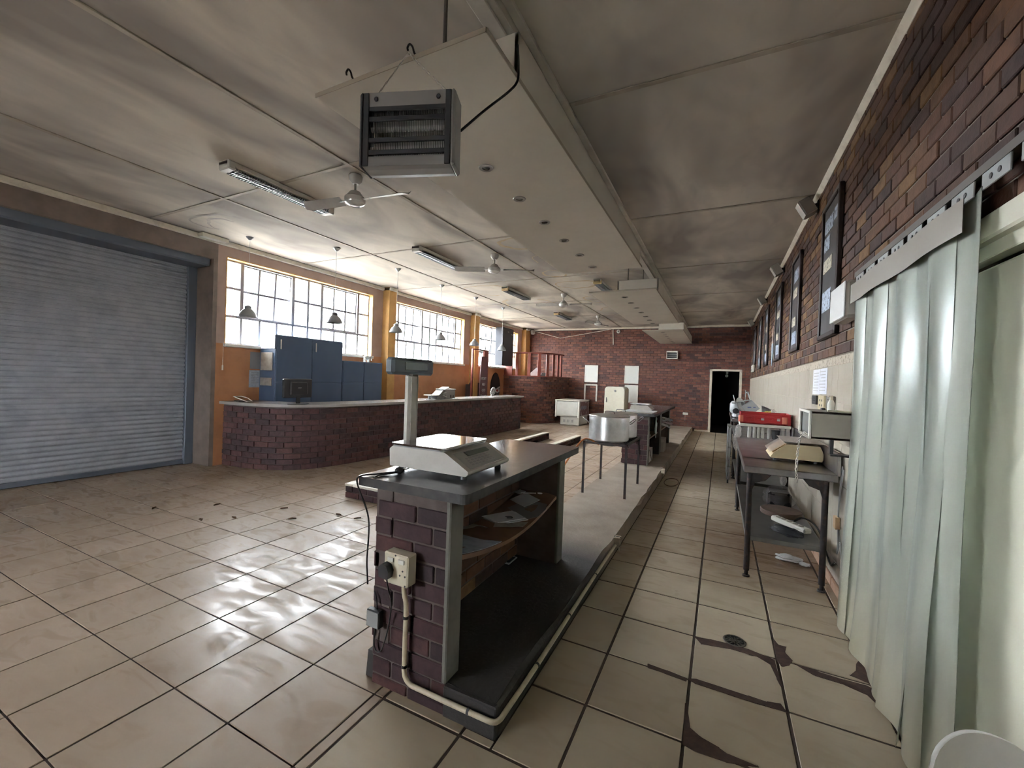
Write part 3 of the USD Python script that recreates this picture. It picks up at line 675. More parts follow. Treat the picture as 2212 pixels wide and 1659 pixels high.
sheet('grey_placemat', 'dark grey curved mat hanging over the far part of the sagging shelf edge', 'mat', [(-1.30, 2.62), (-1.10, 2.50), (-1.05, 2.58), (-1.045, 2.70), (-1.07, 2.78), (-1.24, 2.80)], .002, mat('grey_mat', (.20, .19, .18), .6), seed=5)
sheet('white_envelope', 'white envelope lying farthest along the sagging shelf with one corner raised', 'envelope', [(-1.34, 2.73), (-1.19, 2.66), (-1.13, 2.80), (-1.28, 2.88)], .012, m_paper, seed=6)
sheet('white_card', 'small white card at the back of the sagging shelf', 'card', [(-1.36, 2.84), (-1.30, 2.82), (-1.28, 2.88), (-1.34, 2.90)], .02, m_paper, seed=7)
sp = thing('plastic_spoon', 'pale plastic spoon lying beside the small white card on the sagging shelf', 'spoon', (-1.22, 2.88, .62))
zz = sag(2.9) + .022
obj('handle', MB().tube([(-1.30, 2.83, zz), (-1.20, 2.885, zz)], .004, 6), m_paper, sp)
obj('bowl', MB().ball((-1.175, 2.90, zz), .02, 1, (1, .7, .3)), m_paper, sp)
ph = thing('mobile_phone', 'mobile phone with light frame lying on the plinth under the sagging shelf', 'phone', (-1.385, 2.83, .134))
obj('case', MB().box((-1.43, 2.76, .134), (-1.34, 2.90, .143), .003), m_paper, ph)
obj('screen', MB().box((-1.422, 2.775, .1425), (-1.348, 2.885, .1442), .0008), m_black, ph)

# ================================================================ price computing scale on the near counter
sc = thing('price_scale', 'grey shop scale with shiny steel platter and customer display on a tall pole', 'scale', (-1.35, 1.88, 1.0))
fr_xz = ((1, 0, 0), (0, 0, 1), (0, -1, 0))
body = [(-1.545, 1.022), (-1.075, 1.022), (-1.06, 1.035), (-1.062, 1.048), (-1.185, 1.118), (-1.205, 1.126), (-1.53, 1.126), (-1.55, 1.11)]
b = MB().prism(Polygon(body).buffer(-.006).buffer(.006), -2.13, -1.70, fr_xz)
obj('housing', b, m_scale, sc, smooth=35)
sl = np.array([-.123, 0, .070]); sl /= np.linalg.norm(sl); nn = np.array([.070, 0, .123]); nn /= np.linalg.norm(nn)
cpt = np.array([-1.1235, 1.915, 1.083])
obj('keypad', MB().obox(cpt + nn * .001, (.36, .125, .004), (0, 1, 0), sl, .001), mat('keypad_film', (.34, .335, .32), .35), sc)
kp = obj('display_panel', MB().obox(cpt + nn * .0035 + sl * .038 + [0, .02, 0], (.22, .032, .003), (0, 1, 0), sl), m_lcd, sc)
b = MB()
for i in range(4):
    for j in range(7): b.obox(cpt + nn * .004 + sl * (.008 - i * .016) + [0, -.125 + j * .034, 0], (.022, .010, .002), (0, 1, 0), sl, .0008)
obj('keys', b, m_greyp, sc, kind='stuff')
obj('platter_tray', rbox((-1.50, 1.66, 1.134), (-1.185, 2.09, 1.140), .02), m_greyp, sc)
pv = rbox((-1.505, 1.655, 1.143), (-1.18, 2.095, 1.152), .022, 5)
obj('platter', pv, m_plate, sc, smooth=40)
obj('platter_stem', MB().cyl((-1.345, 1.875, 1.12), (-1.345, 1.875, 1.142), .05), m_greyp, sc)
for dx in (-1.50, -1.11):
    for dy in (1.74, 2.09): obj('foot', MB().lathe([(0, 1.0), (.018, 1.0), (.015, 1.024), (0, 1.024)], (dx, dy, 0), 14), m_black, sc)
obj('pole', MB().box((-1.515, 1.755, 1.10), (-1.475, 1.835, 1.505), .012).box((-1.518, 1.768, 1.10), (-1.472, 1.772, 1.505)).box((-1.518, 1.818, 1.10), (-1.472, 1.822, 1.505)), m_scale, sc, smooth=30)
dh = obj('display_head', MB().box((-1.535, 1.625, 1.500), (-1.475, 1.965, 1.588), .014), mat('display_case', (.14, .17, .20), .4), sc, smooth=30)
obj('display_window', MB().box((-1.477, 1.715, 1.526), (-1.472, 1.90, 1.568), .001), m_lcd, dh)
# loose flex with plug heads on the slab
fx = thing('power_plug', 'black plug with thin flex lying on the near left corner of the counter slab', 'plug', (-1.44, 1.64, 1.0))
obj('plug_body', MB().ball((-1.435, 1.645, 1.018), .020, 2, (1, 1.15, .85)), m_black, fx, smooth=True)
for k in (-1, 0, 1): obj('pin', MB().cyl((-1.425 + .008 * k, 1.663, 1.018 + .004 * abs(k)), (-1.418 + .010 * k, 1.692, 1.020 + .004 * abs(k)), .0028, 8), m_steel, fx)
obj('flex', MB().tube(smoothpath([(-1.445, 1.63, 1.012), (-1.475, 1.60, 1.008), (-1.505, 1.555, 1.006), (-1.54, 1.50, 1.004), (-1.55, 1.485, .97), (-1.50, 1.515, .80), (-1.502, 1.515, .6), (-1.497, 1.520, .48)]), .004, 7).tube(smoothpath([(-1.43, 1.63, 1.012), (-1.45, 1.60, 1.008), (-1.475, 1.55, 1.006), (-1.47, 1.51, 1.004)]), .0035, 7), m_rubber, fx)

# wall socket on the brick end of the near counter
so = thing('wall_socket', 'cream double socket box on the brick end of the near counter', 'socket', (-1.28, 1.53, .62))
obj('box', MB().box((-1.352, 1.468, .548), (-1.212, 1.531, .690), .006), m_cream, so, smooth=30)
fy = 1.4665
for xx in (-1.326, -1.264): obj('switch', MB().box((xx, fy - .006, .652), (xx + .034, fy + .002, .672), .002), m_white, so)
b = MB()
for (xx, zz) in [(-1.240, .622), (-1.255, .600), (-1.226, .600), (-1.282, .684), (-1.225, .558)]: b.cyl((xx, fy - .0008, zz), (xx, fy + .001, zz), .0042, 10)
obj('holes', b, m_ink, so)
pg = thing('plug_top', 'black three-pin plug pushed into the cream socket with its cable hanging in a loop', 'plug', (-1.315, 1.45, .6))
obj('plug_body', MB().prism(Polygon([(-1.342, .592), (-1.300, .588), (-1.294, .618), (-1.306, .640), (-1.330, .645), (-1.346, .628)]).buffer(.004), -fy + .001, -fy + .036, fr_xz), m_black, pg, smooth=40)
obj('cable', MB().tube(smoothpath([(-1.318, 1.45, .592), (-1.316, 1.46, .54), (-1.328, 1.50, .44), (-1.352, 1.518, .34), (-1.375, 1.520, .25), (-1.400, 1.520, .185), (-1.430, 1.520, .175), (-1.445, 1.520, .21), (-1.440, 1.52, .28), (-1.432, 1.52, .35), (-1.440, 1.522, .42), (-1.458, 1.525, .455)]), .0035, 7), m_rubber, pg)
bx = thing('black_junction_box', 'small black box on the bricks at the lower left of the counter end', 'box', (-1.44, 1.53, .33))
obj('box', MB().box((-1.480, 1.500, .292), (-1.400, 1.531, .375), .004), m_black, bx); obj('lid', MB().box((-1.476, 1.496, .296), (-1.404, 1.5005, .371), .002), m_greyp, bx)

# conduit down the end and along the plinth
cd = thing('conduit', 'cream conduit from the socket down the counter end and along the plinth edge', 'conduit', (-1.25, 1.52, .3))
pth = smoothpath([(-1.258, 1.500, .550), (-1.257, 1.505, .50), (-1.252, 1.514, .44), (-1.252, 1.514, .30), (-1.251, 1.514, .20)], 6)
bend = [(-1.251, 1.514, .20), (-1.251, 1.514, .145), (-1.243, 1.514, .115), (-1.215, 1.512, .097), (-1.17, 1.512, .092), (-1.0, 1.510, .092), (-.83, 1.508, .094), (-.785, 1.512, .093), (-.766, 1.535, .092), (-.764, 1.60, .090), (-.766, 1.9, .082), (-.764, 2.4, .090), (-.766, 3.0, .094), (-.765, 3.66, .094)]
obj('pipe', MB().tube(np.vstack([pth, smoothpath(bend, 5)[1:]]), .0115, 12), m_pvc, cd, smooth=True)
for p, ax in [((-1.252, 1.514, .39), 0), ((-1.251, 1.514, .165), 0), ((-.90, 1.510, .093), 1), ((-.765, 1.93, .083), 2), ((-.765, 2.42, .090), 2), ((-.765, 3.02, .093), 2)]:
    d = [(0, 0, 1), (1, 0, 0), (0, 1, 0)][ax]; p = np.array(p)
    obj('clip', MB().cyl(p - np.array(d) * .006, p + np.array(d) * .006, .0135, 14), m_black, cd)
m_oldwhite = mat('yellowed_plastic', (.50, .44, .34), .5, noise=(20, (.36, .30, .22), .4, .7))
def isolator(loc, label):
    t = thing('isolator_box', label, 'box', loc)
    obj('box', MB().box((-.028, -.03, -.02), (.028, .035, .048), .006), m_oldwhite, t, local=True)
    obj('strap', MB().box((-.030, -.004, -.022), (.030, .008, .050), .001), m_black, t, local=True)
    obj('wire_tail', MB().tube([(-.008, 0, -.02), (-.012, .004, -.07)], .005, 6).tube([(.010, 0, -.02), (.014, .006, -.075)], .005, 6), m_oldwhite, t, local=True)
isolator((-.755, 3.70, .11), 'yellowed box with wire tails at the end of the conduit on the plinth')
isolator((-.755, 6.95, .13), 'small yellowed box on the plinth edge beside the cable ring')
isolator((-.755, 10.7, .12), 'tiny pale box on the plinth edge beyond the far counter')
cr = thing('cable_ring', 'thin dark ring of cable lying on the aisle tiles by the plinth', 'cable', (-.62, 6.85, .004))
t_ = np.linspace(0, 2 * math.pi, 30, endpoint=False)
obj('loop', MB().tube(np.stack([.10 * np.cos(t_), .28 * np.sin(t_), np.full(30, .006)], 1), .006, 6, closed=True), mat('brown_cable', (.10, .06, .04), .6), cr, local=True)

# ================================================================ raised kerb ring (old counter base) behind the near counter
kb = thing('brick_kerb', 'low rectangular brick kerb with white coping behind the near counter', 'kerb', (-3.55, 6.9, 0))
K0, K1, KY0, KY1, kt, kz = -4.02, -3.06, 3.67, 10.10, .12, .14
for nm, lo, hi in [('wall', (K0, KY0, 0), (K0 + kt, KY1, kz)), ('wall', (K1 - kt, KY0, 0), (K1, KY1, kz)), ('wall', (K0, KY0, 0), (K1, KY0 + kt, kz))]:
    obj(nm, MB().box(np.array(lo) + [.008, .008, 0], np.array(hi) - [.008, .008, 0]), m_mortar_dark, kb)
brick_courses(kb, lambda u: (K0 + u, KY0 + .008, 0), lambda u: (0, -1, 0), K1 - K0, .003, kz, [], B_CTR, 40, course=.072, seed=21, stick=.010)
brick_courses(kb, lambda u: (K0 + kt - .008, KY0 + kt + u, 0), lambda u: (1, 0, 0), KY1 - KY0 - kt, .003, kz, [], B_CTR, 60, course=.072, seed=22, stick=.008)
brick_courses(kb, lambda u: (K1 - .008, KY0 + u, 0), lambda u: (1, 0, 0), KY1 - KY0, .003, kz, [], B_CTR, 60, course=.072, seed=23, stick=.008)
m_coping = mat('white_coping', (.64, .60, .52), .35, noise=(5, (.54, .49, .41), .4, .7))
for lo, hi in [((K0 - .01, KY0 - .01, kz), (K0 + kt, KY1, kz + .03)), ((K1 - kt, KY0 - .01, kz), (K1 + .01, KY1, kz + .03)), ((K0 + kt, KY0 - .01, kz), (K1 - kt, KY0 + kt, kz + .03))]:
    obj('coping', MB().box(lo, hi, .006), m_coping, kb)

# ================================================================ pot stand and pots
st = thing('burner_stand', 'black angle-iron gas burner stand holding two big pots', 'stand', (-1.22, 5.47, .134))
ZT = .775
for x, y in [(-1.475, 5.04), (-1.475, 5.90), (-.965, 5.04), (-.965, 5.90)]:
    b = MB().box((x - .014, y - .014, .132), (x + .014, y - .008, ZT)).box((x - .014, y - .014, .132), (x - .008, y + .014, ZT))
    obj('leg', b.box((x - .012, y - .012, .132), (x + .006, y + .006, ZT - .02), .003), m_blackmetal, st)
for lo, hi in [((-1.49, 5.025, ZT - .03), (-.95, 5.055, ZT)), ((-1.49, 5.885, ZT - .03), (-.95, 5.915, ZT)), ((-1.49, 5.025, ZT - .03), (-1.46, 5.915, ZT)), ((-.98, 5.025, ZT - .03), (-.95, 5.915, ZT))]:
    obj('rim', MB().box(lo, hi, .004), m_blackmetal, st)
for k in range(9): obj('grid_bar', MB().box((-1.47, 5.10 + k * .095, ZT - .012), (-.97, 5.122 + k * .095, ZT), .003), m_blackmetal, st)
for cy in (5.26, 5.70):
    obj('burner', MB().lathe([(.02, ZT - .07), (.10, ZT - .06), (.11, ZT - .035), (.09, ZT - .02), (.02, ZT - .02)], (-1.22, cy, 0), 20), m_iron, st)
    obj('gas_arm', MB().box((-1.35, cy - .012, ZT - .062), (-1.06, cy + .012, ZT - .045), .003), m_blackmetal, st)
def pot(name, c, label):
    t = thing(name, label, 'pot', (c[0], c[1], ZT))
    R, h = (.245 if '001' not in t else .218), .30
    obj('body', MB().lathe([(0, 0), (R - .02, 0), (R, .02), (R, h), (R + .008, h + .004), (R - .003, h + .006), (R - .006, .022), (R - .02, .006), (0, .006)], (0, 0, 0), 48), m_alu, t, smooth=40, local=True)
    obj('contents_base', MB().lathe([(0, .24), (R - .007, .24), (R - .007, .25), (0, .25)], (0, 0, 0), 32), mat('pot_inside_%d' % used[('/World', name)], (.42, .38, .32), .5), t, local=True)
    lid = obj('lid', MB().lathe([(R + .006, h + .008), (R + .004, h + .014), (R * .6, h + .030), (0, h + .036), (0, h + .030), (R * .6, h + .024), (R - .01, h + .006)], (0, 0, 0), 40), m_alu, t, smooth=50, local=True)
    obj('lid_handle', MB().tube(smoothpath([(-.06, 0, h + .032), (-.05, 0, h + .06), (.05, 0, h + .06), (.06, 0, h + .032)]), .006, 8), m_steel, lid, local=True)
    for a in (.35, .35 + math.pi):
        ca, sa = math.cos(a), math.sin(a)
        q = [(R - .002, -.07, h - .08), (R + .02, -.065, h - .075), (R + .07, -.05, h - .03), (R + .07, .05, h - .03), (R + .02, .065, h - .075), (R - .002, .07, h - .08)]
        obj('handle', MB().tube(smoothpath([(x * ca - y * sa, x * sa + y * ca, z) for x, y, z in q]), .0065, 8), m_steel, t, local=True, smooth=True)
    return t
pot('cooking_pot', (-1.235, 5.27), 'large aluminium cooking pot with lid, the nearer pot on the burner stand')
pot('cooking_pot', (-1.195, 5.745), 'large aluminium cooking pot with lid, the farther pot on the burner stand')
hs = obj('gas_hose', MB().tube(smoothpath([(-1.30, 5.06, .74), (-1.40, 5.0, .80), (-1.45, 4.85, .80), (-1.50, 4.6, .66), (-1.56, 4.2, .40), (-1.60, 3.7, .10), (-1.64, 3.2, .015), (-1.66, 2.6, .014)]), .011, 8), mat('orange_hose', (.55, .20, .06), .5), None, True, 'orange gas hose hanging from the burner stand behind the near counter', 'hose')
# ================================================================ steel tables along the right wall
m_top = mat('scuffed_steel_top', (.40, .385, .385), .28, 1.0, noise=(6, (.25, .22, .23), .38, .72))
m_under = mat('dull_steel_shelf', (.20, .20, .19), .42, .7, noise=(5, (.15, .15, .145), .4, .7))
def table(y0, y1, zt, label, shelf=True, splash=True, x0=.19, x1=.795):
    t = thing('steel_table', label, 'table', ((x0 + x1) / 2, y0, 0))
    obj('tabletop', MB().box((x0, y0, zt - .055), (x1, y1, zt), .006), m_top, t)
    if splash: obj('backsplash', MB().box((x1 - .012, y0, zt - .01), (x1 + .012, y1, zt + .165), .005), m_top, t)
    for x in (x0 + .045, x1 - .07):
        for y in (y0 + .03, y1 - .05):
            obj('leg', MB().cyl((x, y, .05), (x, y, zt - .06), .021, 16).cyl((x, y, .012), (x, y, .05), .014, 12).lathe([(0, 0), (.028, 0), (.024, .012), (0, .014)], (x, y, 0), 16), m_blackmetal, t, smooth=35)
            s = 1 if x < .5 else -1
            obj('bracket', MB().prism(Polygon([(0, 0), (s * .16, 0), (s * .12, -.05), (s * .05, -.075), (s * .022, -.17), (0, -.17)]), -.012, .012, ((1, 0, 0), (0, 0, 1), (0, -1, 0)), (x - s * .015, y, zt - .055)), m_blackmetal, t)
    if shelf:
        obj('undershelf', MB().box((x0 + .03, y0 + .04, .285), (x1 - .055, y1 - .06, .322), .004), m_under, t)
    return t
table(3.80, 5.86, .88, 'steel table with undershelf and backsplash nearest the strip curtain')
table(5.95, 7.85, .87, 'steel table under the red bread crate, second along the right wall', shelf=True, splash=True)
table(8.0, 10.2, .965, 'steel table carrying the meat slicer, farthest along the right wall', shelf=False)
# purple-tinted cling film stretched over the far half of the near table top
cw = obj('cling_film', MB().grid(np.array([[(x, y, .8825 + .004 * meshkit.noise(np.array([x * 14, y * 7, 1.0]))) for x in np.linspace(.195, .76, 14)] for y in np.linspace(4.25, 5.84, 26)])[::-1], (0, 0, .0006)), mat('cling_film', (.20, .155, .16), .25, .5, noise=(5, (.30, .25, .25), .45, .7)), None, True, 'purplish plastic film covering the far half of the near steel table top', 'film')

# white board on jars with the red crate on it
bd = thing('white_board', 'long white board resting on white jars across the second steel table', 'board', (.53, 6.2, 1.0))
obj('board', MB().box((.235, 6.02, 1.012), (.778, 6.42, 1.045), .005), m_white, bd)
m_jar = mat('white_jar', (.58, .57, .54), .4)
jars = [(.36, 'second'), (.415, ''), (.465, ''), (.51, ''), (.575, ''), (.70, ''), (.755, '')]
j0 = None
for k, x in enumerate((.345, .40, .445, .49, .555, .700, .752)):
    R = .019 if k < 5 else .025
    lb = (['leftmost', 'second', 'third', 'fourth', 'fifth'][k] + ' slim white jar from the left under the white board') if k < 5 else ('left', 'right')[k - 5] + ' one of two wide white tubs under the right end of the board'
    if j0 is None or k == 5:
        j = thing('white_jar', lb, 'jar', (x, 6.08, .871), group='slim white jars under the board' if k < 5 else 'wide white tubs under the board')
        obj('body', MB().lathe([(0, 0), (R, 0), (R, .105), (R * .8, .115), (0, .115)], (0, 0, 0), 18), m_jar, j, smooth=40, local=True)
        obj('lid', MB().lathe([(0, .112), (R * .95, .112), (R * .95, .138), (0, .1395)], (0, 0, 0), 18), m_white, j, smooth=40, local=True)
        j0 = j
    else: copy_of(j0, (x, 6.08, .871), lb)
dj = thing('dark_tub', 'dark tub between the white jars under the white board', 'tub', (.63, 6.09, .871))
obj('body', MB().lathe([(0, 0), (.035, 0), (.045, .10), (0, .10)], (0, 0, 0), 20), m_ink, dj, local=True); obj('lid', MB().lathe([(0, .10), (.048, .10), (.048, .112), (0, .114)], (0, 0, 0), 20), m_black, dj, local=True)

m_red = mat('red_crate_plastic', (.42, .022, .026), .38)
m_redl = mat('faded_red_plastic', (.62, .16, .10), .4)
cr = thing('bread_crate', 'red slotted plastic bread crate on the white board', 'crate', (.53, 6.3, 1.046))
CX0, CX1, CY0, CY1, CZ0, CZ1 = .240, .78, 6.06, 6.42, 1.0465, 1.185
def panel(w, h, t, holes):
    p = sbox(0, 0, w, h)
    for a, b_, c, d in holes: p = p.difference(sbox(a + .008, b_ + .008, c - .008, d - .008).buffer(.008, 4))
    return p
w = CX1 - CX0
pf = panel(w, .135, .01, [(.085, .058, .125, .085), (.185, .055, .265, .085), (.305, .055, .345, .085), (.385, .055, .42, .085)])
for y in (CY0, CY1 - .012): obj('side_panel', MB().prism(pf, -.012, 0, ((1, 0, 0), (0, 0, 1), (0, -1, 0)), (CX0, y, CZ0)), m_red, cr)
b = MB().box((CX0 + .05, CY0 - .006, CZ0 + .098), (CX0 + .43, CY0, CZ0 + .104)).box((CX0 + .05, CY0 - .006, CZ0 + .025), (CX0 + .055, CY0, CZ0 + .10)).box((CX0 + .155, CY0 - .006, CZ0 + .025), (CX0 + .16, CY0, CZ0 + .10)).box((CX0 + .05, CY0 - .006, CZ0 + .02), (CX0 + .43, CY0, CZ0 + .026)).box((CX0 - .004, CY0 - .008, CZ1 - .062), (CX1 + .004, CY0 + .006, CZ1 - .050))
obj('ribs', b.box((CX0 + .0, CY0 - .005, CZ0 + .118), (CX0 + .46, CY0 + .01, CZ0 + .137), .003), m_red, cr)
for x in (CX0, CX1 - .012): obj('end_panel', MB().box((x, CY0, CZ0), (x + .012, CY1, CZ0 + .135), .003), m_red, cr)
obj('base_grid', MB().box((CX0, CY0, CZ0), (CX1, CY1, CZ0 + .008)), m_red, cr)
for xx, rr in ((CX0 + .005, .028), (CX0 + .475, .03)): obj('corner_post', MB().cyl((xx, CY0 - .004, CZ0 + .02), (xx, CY0 - .004, CZ0 + .10), rr, 14), m_redl, cr, smooth=40)
for k, xx in enumerate((CX0 + .225, CX0 + .395)): obj('label_sticker', MB().box((xx, CY0 - .0075, CZ0 + .05), (xx + .032, CY0 - .006, CZ0 + .09)), m_paper, cr)
bg = thing('plastic_bag', 'clear crumpled plastic bag hanging over the corner of the near table by the crate', 'bag', (.22, 5.95, .9))
m_film = usdkit.material(stage, '/World/Looks/clear_bag', {'t': ('transparent_bsdf', {'color': (.92, .90, .88)}), 'p': ('principled_bsdf', {'base_color': (.72, .68, .66), 'roughness': .35}), 'm': ('mix_closure', {'fac': .24}),
    'g': ('geometry', {}), 'n': ('noise_texture', {'scale': 30.0}), 'b': ('bump', {'strength': .8, 'distance': .01})}, [('t.BSDF', 'm.closure1'), ('p.BSDF', 'm.closure2'), ('g.position', 'n.vector'), ('n.fac', 'b.height'), ('b.normal', 'p.normal')], surface='m.closure')
m_clear = usdkit.material(stage, '/World/Looks/clear_wrap', {'t': ('transparent_bsdf', {'color': (.96, .96, .96)}), 'p': ('principled_bsdf', {'base_color': (.72, .70, .70), 'roughness': .2}), 'm': ('mix_closure', {'fac': .12})}, [('t.BSDF', 'm.closure1'), ('p.BSDF', 'm.closure2')], surface='m.closure')
def crumple(c, rad, seed, amt=.35, sub=3):
    t = trimesh.creation.icosphere(sub, 1.0); v = np.array(t.vertices)
    d = 1 + amt * (meshkit.fbm(v * 2.3 + seed, 3, seed) - .5) * 2
    return MB().add(v * d[:, None] * np.array(rad) + np.array(c), np.array(t.faces))
obj('upper_fold', crumple((.215, 5.90, .95), (.035, .06, .085), 3), m_film, bg, smooth=True); obj('lower_fold', crumple((.195, 5.90, .83), (.03, .05, .11), 5), m_film, bg, smooth=True)
def spin(m, a, t): return MB().merge(m, np.array([[math.cos(a), -math.sin(a), 0], [math.sin(a), math.cos(a), 0], [0, 0, 1]]), t)
yb = thing('yellow_packet', 'crumpled yellow packet lying behind the red crate beside the slicer', 'packet', (.52, 6.9, .93))
obj('packet', crumple((.60, 6.9, 1.10), (.07, .08, .07), 8, .5), mat('yellow_film', (.62, .48, .10), .4), yb, smooth=True); obj('white_twist', crumple((.68, 6.95, 1.13), (.05, .06, .07), 9, .5), m_film, yb, smooth=True)
obj('box_under', MB().box((.45, 6.75, .871), (.74, 7.1, 1.04), .006), m_kraft, yb)

# meat slicer on the far table
ms = thing('meat_slicer', 'grey meat slicer with tilted blade guard on the far steel table', 'slicer', (.38, 8.5, .966))
m_slic = mat('slicer_casting', (.40, .42, .43), .35, .6)
obj('base', rbox((.20, 8.25, .985), (.56, 8.75, 1.04), .06), m_slic, ms, smooth=40)
for x in (.24, .52):
    for y in (8.30, 8.70): obj('foot', MB().cyl((x, y, .966), (x, y, .988), .02, 12), m_black, ms)
obj('motor_housing', MB().lathe([(0, 0), (.10, 0), (.12, .03), (.12, .16), (.09, .21), (0, .22)], (.28, 8.45, 1.04), 24), mat('motor_grey', (.24, .25, .255), .45, .2), ms, smooth=40)
obj('blade', MB().lathe([(0, -.012), (.125, -.004), (.127, 0), (.125, .004), (0, .012)], (.33, 8.36, 1.20), 36, axis=(.80, -.50, .35)), m_slic, ms, smooth=30)
obj('carriage', MB().obox((.32, 8.35, 1.25), (.28, .22, .012), (.97, 0, .24), (0, 1, 0), .004).obox((.22, 8.35, 1.30), (.012, .22, .12), (.97, 0, .24), (0, 1, 0), .004), m_slic, ms)
obj('gauge_plate', MB().obox((.47, 8.27, 1.155), (.20, .012, .20), (.75, 0, .66), (0, 1, 0), .004), m_slic, ms)
obj('badge', MB().obox((.455, 8.262, 1.16), (.055, .004, .02), (1, 0, .05), (0, 1, 0)).obox((.53, 8.262, 1.165), (.035, .004, .018), (1, 0, .05), (0, 1, 0)), mat('blue_badge', (.10, .12, .28), .4), ms)
obj('dial', MB().lathe([(0, 0), (.05, 0), (.048, .03), (0, .035)], (.25, 8.26, 1.085), 20, axis=(0, -1, 0)), m_black, ms, smooth=40)
obj('push_rod', MB().cyl((.385, 8.35, 1.10), (.395, 8.35, 1.45), .006, 8), m_steel, ms)
obj('carriage_handle', MB().cyl((.50, 8.33, 1.18), (.43, 8.35, 1.40), .012, 10).ball((.425, 8.35, 1.41), .022, 1), m_steel, ms)
# stacked trolley trays under the slicer table front
tr = thing('tray_trolley', 'grey steel tray trolley standing between the second and the far table', 'trolley', (.2, 7.9, 0))
for x in (.135, .165):
    for y in (7.35, 7.93): obj('upright', MB().cyl((x, y, .06), (x, y, .88), .011, 10), m_steel, tr)
for z in (.25, .55, .86): obj('tray', MB().box((.125, 7.34, z), (.185, 7.94, z + .022), .006), m_under, tr)
for y in (7.35, 7.93): obj('caster', MB().lathe([(0, -.012), (.03, -.012), (.03, .012), (0, .012)], (.15, y, .030), 18, axis=(1, 0, 0)), m_black, tr, smooth=40)

# scale lying on the near table
s2 = thing('table_scale', 'beige bench scale wrapped in plastic with its keypad facing left on the near steel table', 'scale', (.6, 4.4, .88))
prof = [(.40, .905), (.772, .905), (.772, .985), (.752, 1.03), (.52, 1.03), (.425, .945)]
obj('housing', MB().prism(Polygon(prof).buffer(-.005).buffer(.005), -4.62, -4.22, fr_xz), m_beige, s2, smooth=35)
sl2 = np.array([.115, 0, .09]); sl2 /= np.linalg.norm(sl2); n2 = np.array([-.09, 0, .115]); n2 /= np.linalg.norm(n2)
obj('keypad', MB().obox(np.array([.468, 4.42, .985]) + n2 * .004, (.36, .12, .006), (0, 1, 0), sl2, .002), mat('orange_keypad', (.52, .34, .14), .35), s2)
obj('plastic_cover', MB().obox(np.array([.462, 4.42, .990]) + n2 * .012, (.42, .15, .004), (0, 1, 0), sl2, .001), m_film, s2)
obj('platter', MB().box((.50, 4.20, 1.042), (.775, 4.66, 1.052), .004), m_plate, s2); obj('platter_cover', MB().box((.49, 4.19, 1.053), (.785, 4.67, 1.056), .001), m_film, s2)
for x in (.44, .73):
    for y in (4.27, 4.58): obj('foot', MB().cyl((x, y, .881), (x, y, .907), .014, 10), m_black, s2)
obj('side_pod', MB().box((.772, 4.25, .91), (.785, 4.5, .97), .004), m_beige, s2)
# things on the undershelf
ZS = .3225
b1 = thing('bagged_loaf', 'black packet knotted in a clear plastic bag at the back of the undershelf', 'packet', (.56, 5.0, ZS))
obj('packet', MB().box((.46, 4.86, ZS), (.66, 5.08, ZS + .15), .02), m_black, b1); obj('clear_bag', crumple((.56, 4.97, ZS + .092), (.135, .15, .105), 11, .25, 4), m_clear, b1, smooth=True); obj('knot', crumple((.60, 5.0, ZS + .25), (.03, .03, .05), 12, .3), m_film, b1, smooth=True)
b2 = thing('round_board', 'thick round wooden chopping board lying flat on the undershelf', 'board', (.53, 4.72, ZS))
obj('board', MB().lathe([(0, 0), (.165, 0), (.17, .008), (.17, .034), (.163, .042), (0, .042)], (.55, 4.66, ZS), 44), mat('chopping_wood', (.16, .105, .08), .6, noise=(8, (.10, .07, .055), .4, .7)), b2, smooth=40)
b3 = thing('power_strip', 'white multi-socket power strip lying slanted on the undershelf', 'power strip', (.57, 4.33, ZS))
M = np.array([math.cos(-.95), math.sin(-.95), 0]); Mp = np.array([-M[1], M[0], 0])
obj('strip', MB().obox((.575, 4.27, ZS + .022), (.36, .075, .042), M, Mp, .01), m_white, b3, smooth=35)
for k in range(5): obj('outlet', MB().lathe([(0, 0), (.02, 0), (.02, .002), (0, .002)], np.array((.575, 4.27, ZS + .0435)) + M * (-.13 + .06 * k), 14), m_kraft, b3)
obj('lead', MB().tube(smoothpath([(.575 + M[0] * .0 + .03, 4.29, ZS + .05), (.66, 4.33, ZS + .075), (.73, 4.30, ZS + .06), (.775, 4.22, ZS + .0), (.795, 4.10, .22), (.805, 3.98, .16), (.80, 3.85, .22)]), .0065, 7), m_rubber, b3)
b4 = thing('wrapped_knife_roll', 'dark plastic-wrapped bundle lying at the front of the undershelf', 'bundle', (.52, 4.05, ZS))
Mx = np.array([math.cos(-.75), math.sin(-.75), 0]); q = []
obj('roll', spin(crumple((0, 0, 0), (.125, .042, .030), 21, .22, 4), -.55, (.515, 3.99, ZS + .034)), m_black, b4, smooth=True)
v, f = None, None
obj('wrap', spin(crumple((0, 0, .004), (.115, .046, .033), 22, .35, 4), -.55, (.515, 3.99, ZS + .036)), usdkit.material(stage, '/World/Looks/shiny_wrap', {'p': ('principled_bsdf', {'base_color': (.05, .055, .065), 'roughness': .1}), 't': ('transparent_bsdf', {}), 'm': ('mix_closure', {'fac': .6})}, [('t.BSDF', 'm.closure1'), ('p.BSDF', 'm.closure2')], surface='m.closure'), b4, smooth=True)
b5 = thing('white_rag', 'small white rag lying on the tiles under the near steel table', 'rag', (.58, 4.25, .02))
obj('rag', crumple((.585, 4.35, .028), (.10, .045, .026), 31, .5), m_paper, b5, smooth=True); obj('rag_tail', crumple((.69, 4.30, .016), (.04, .03, .014), 32, .4), m_paper, b5, smooth=True)

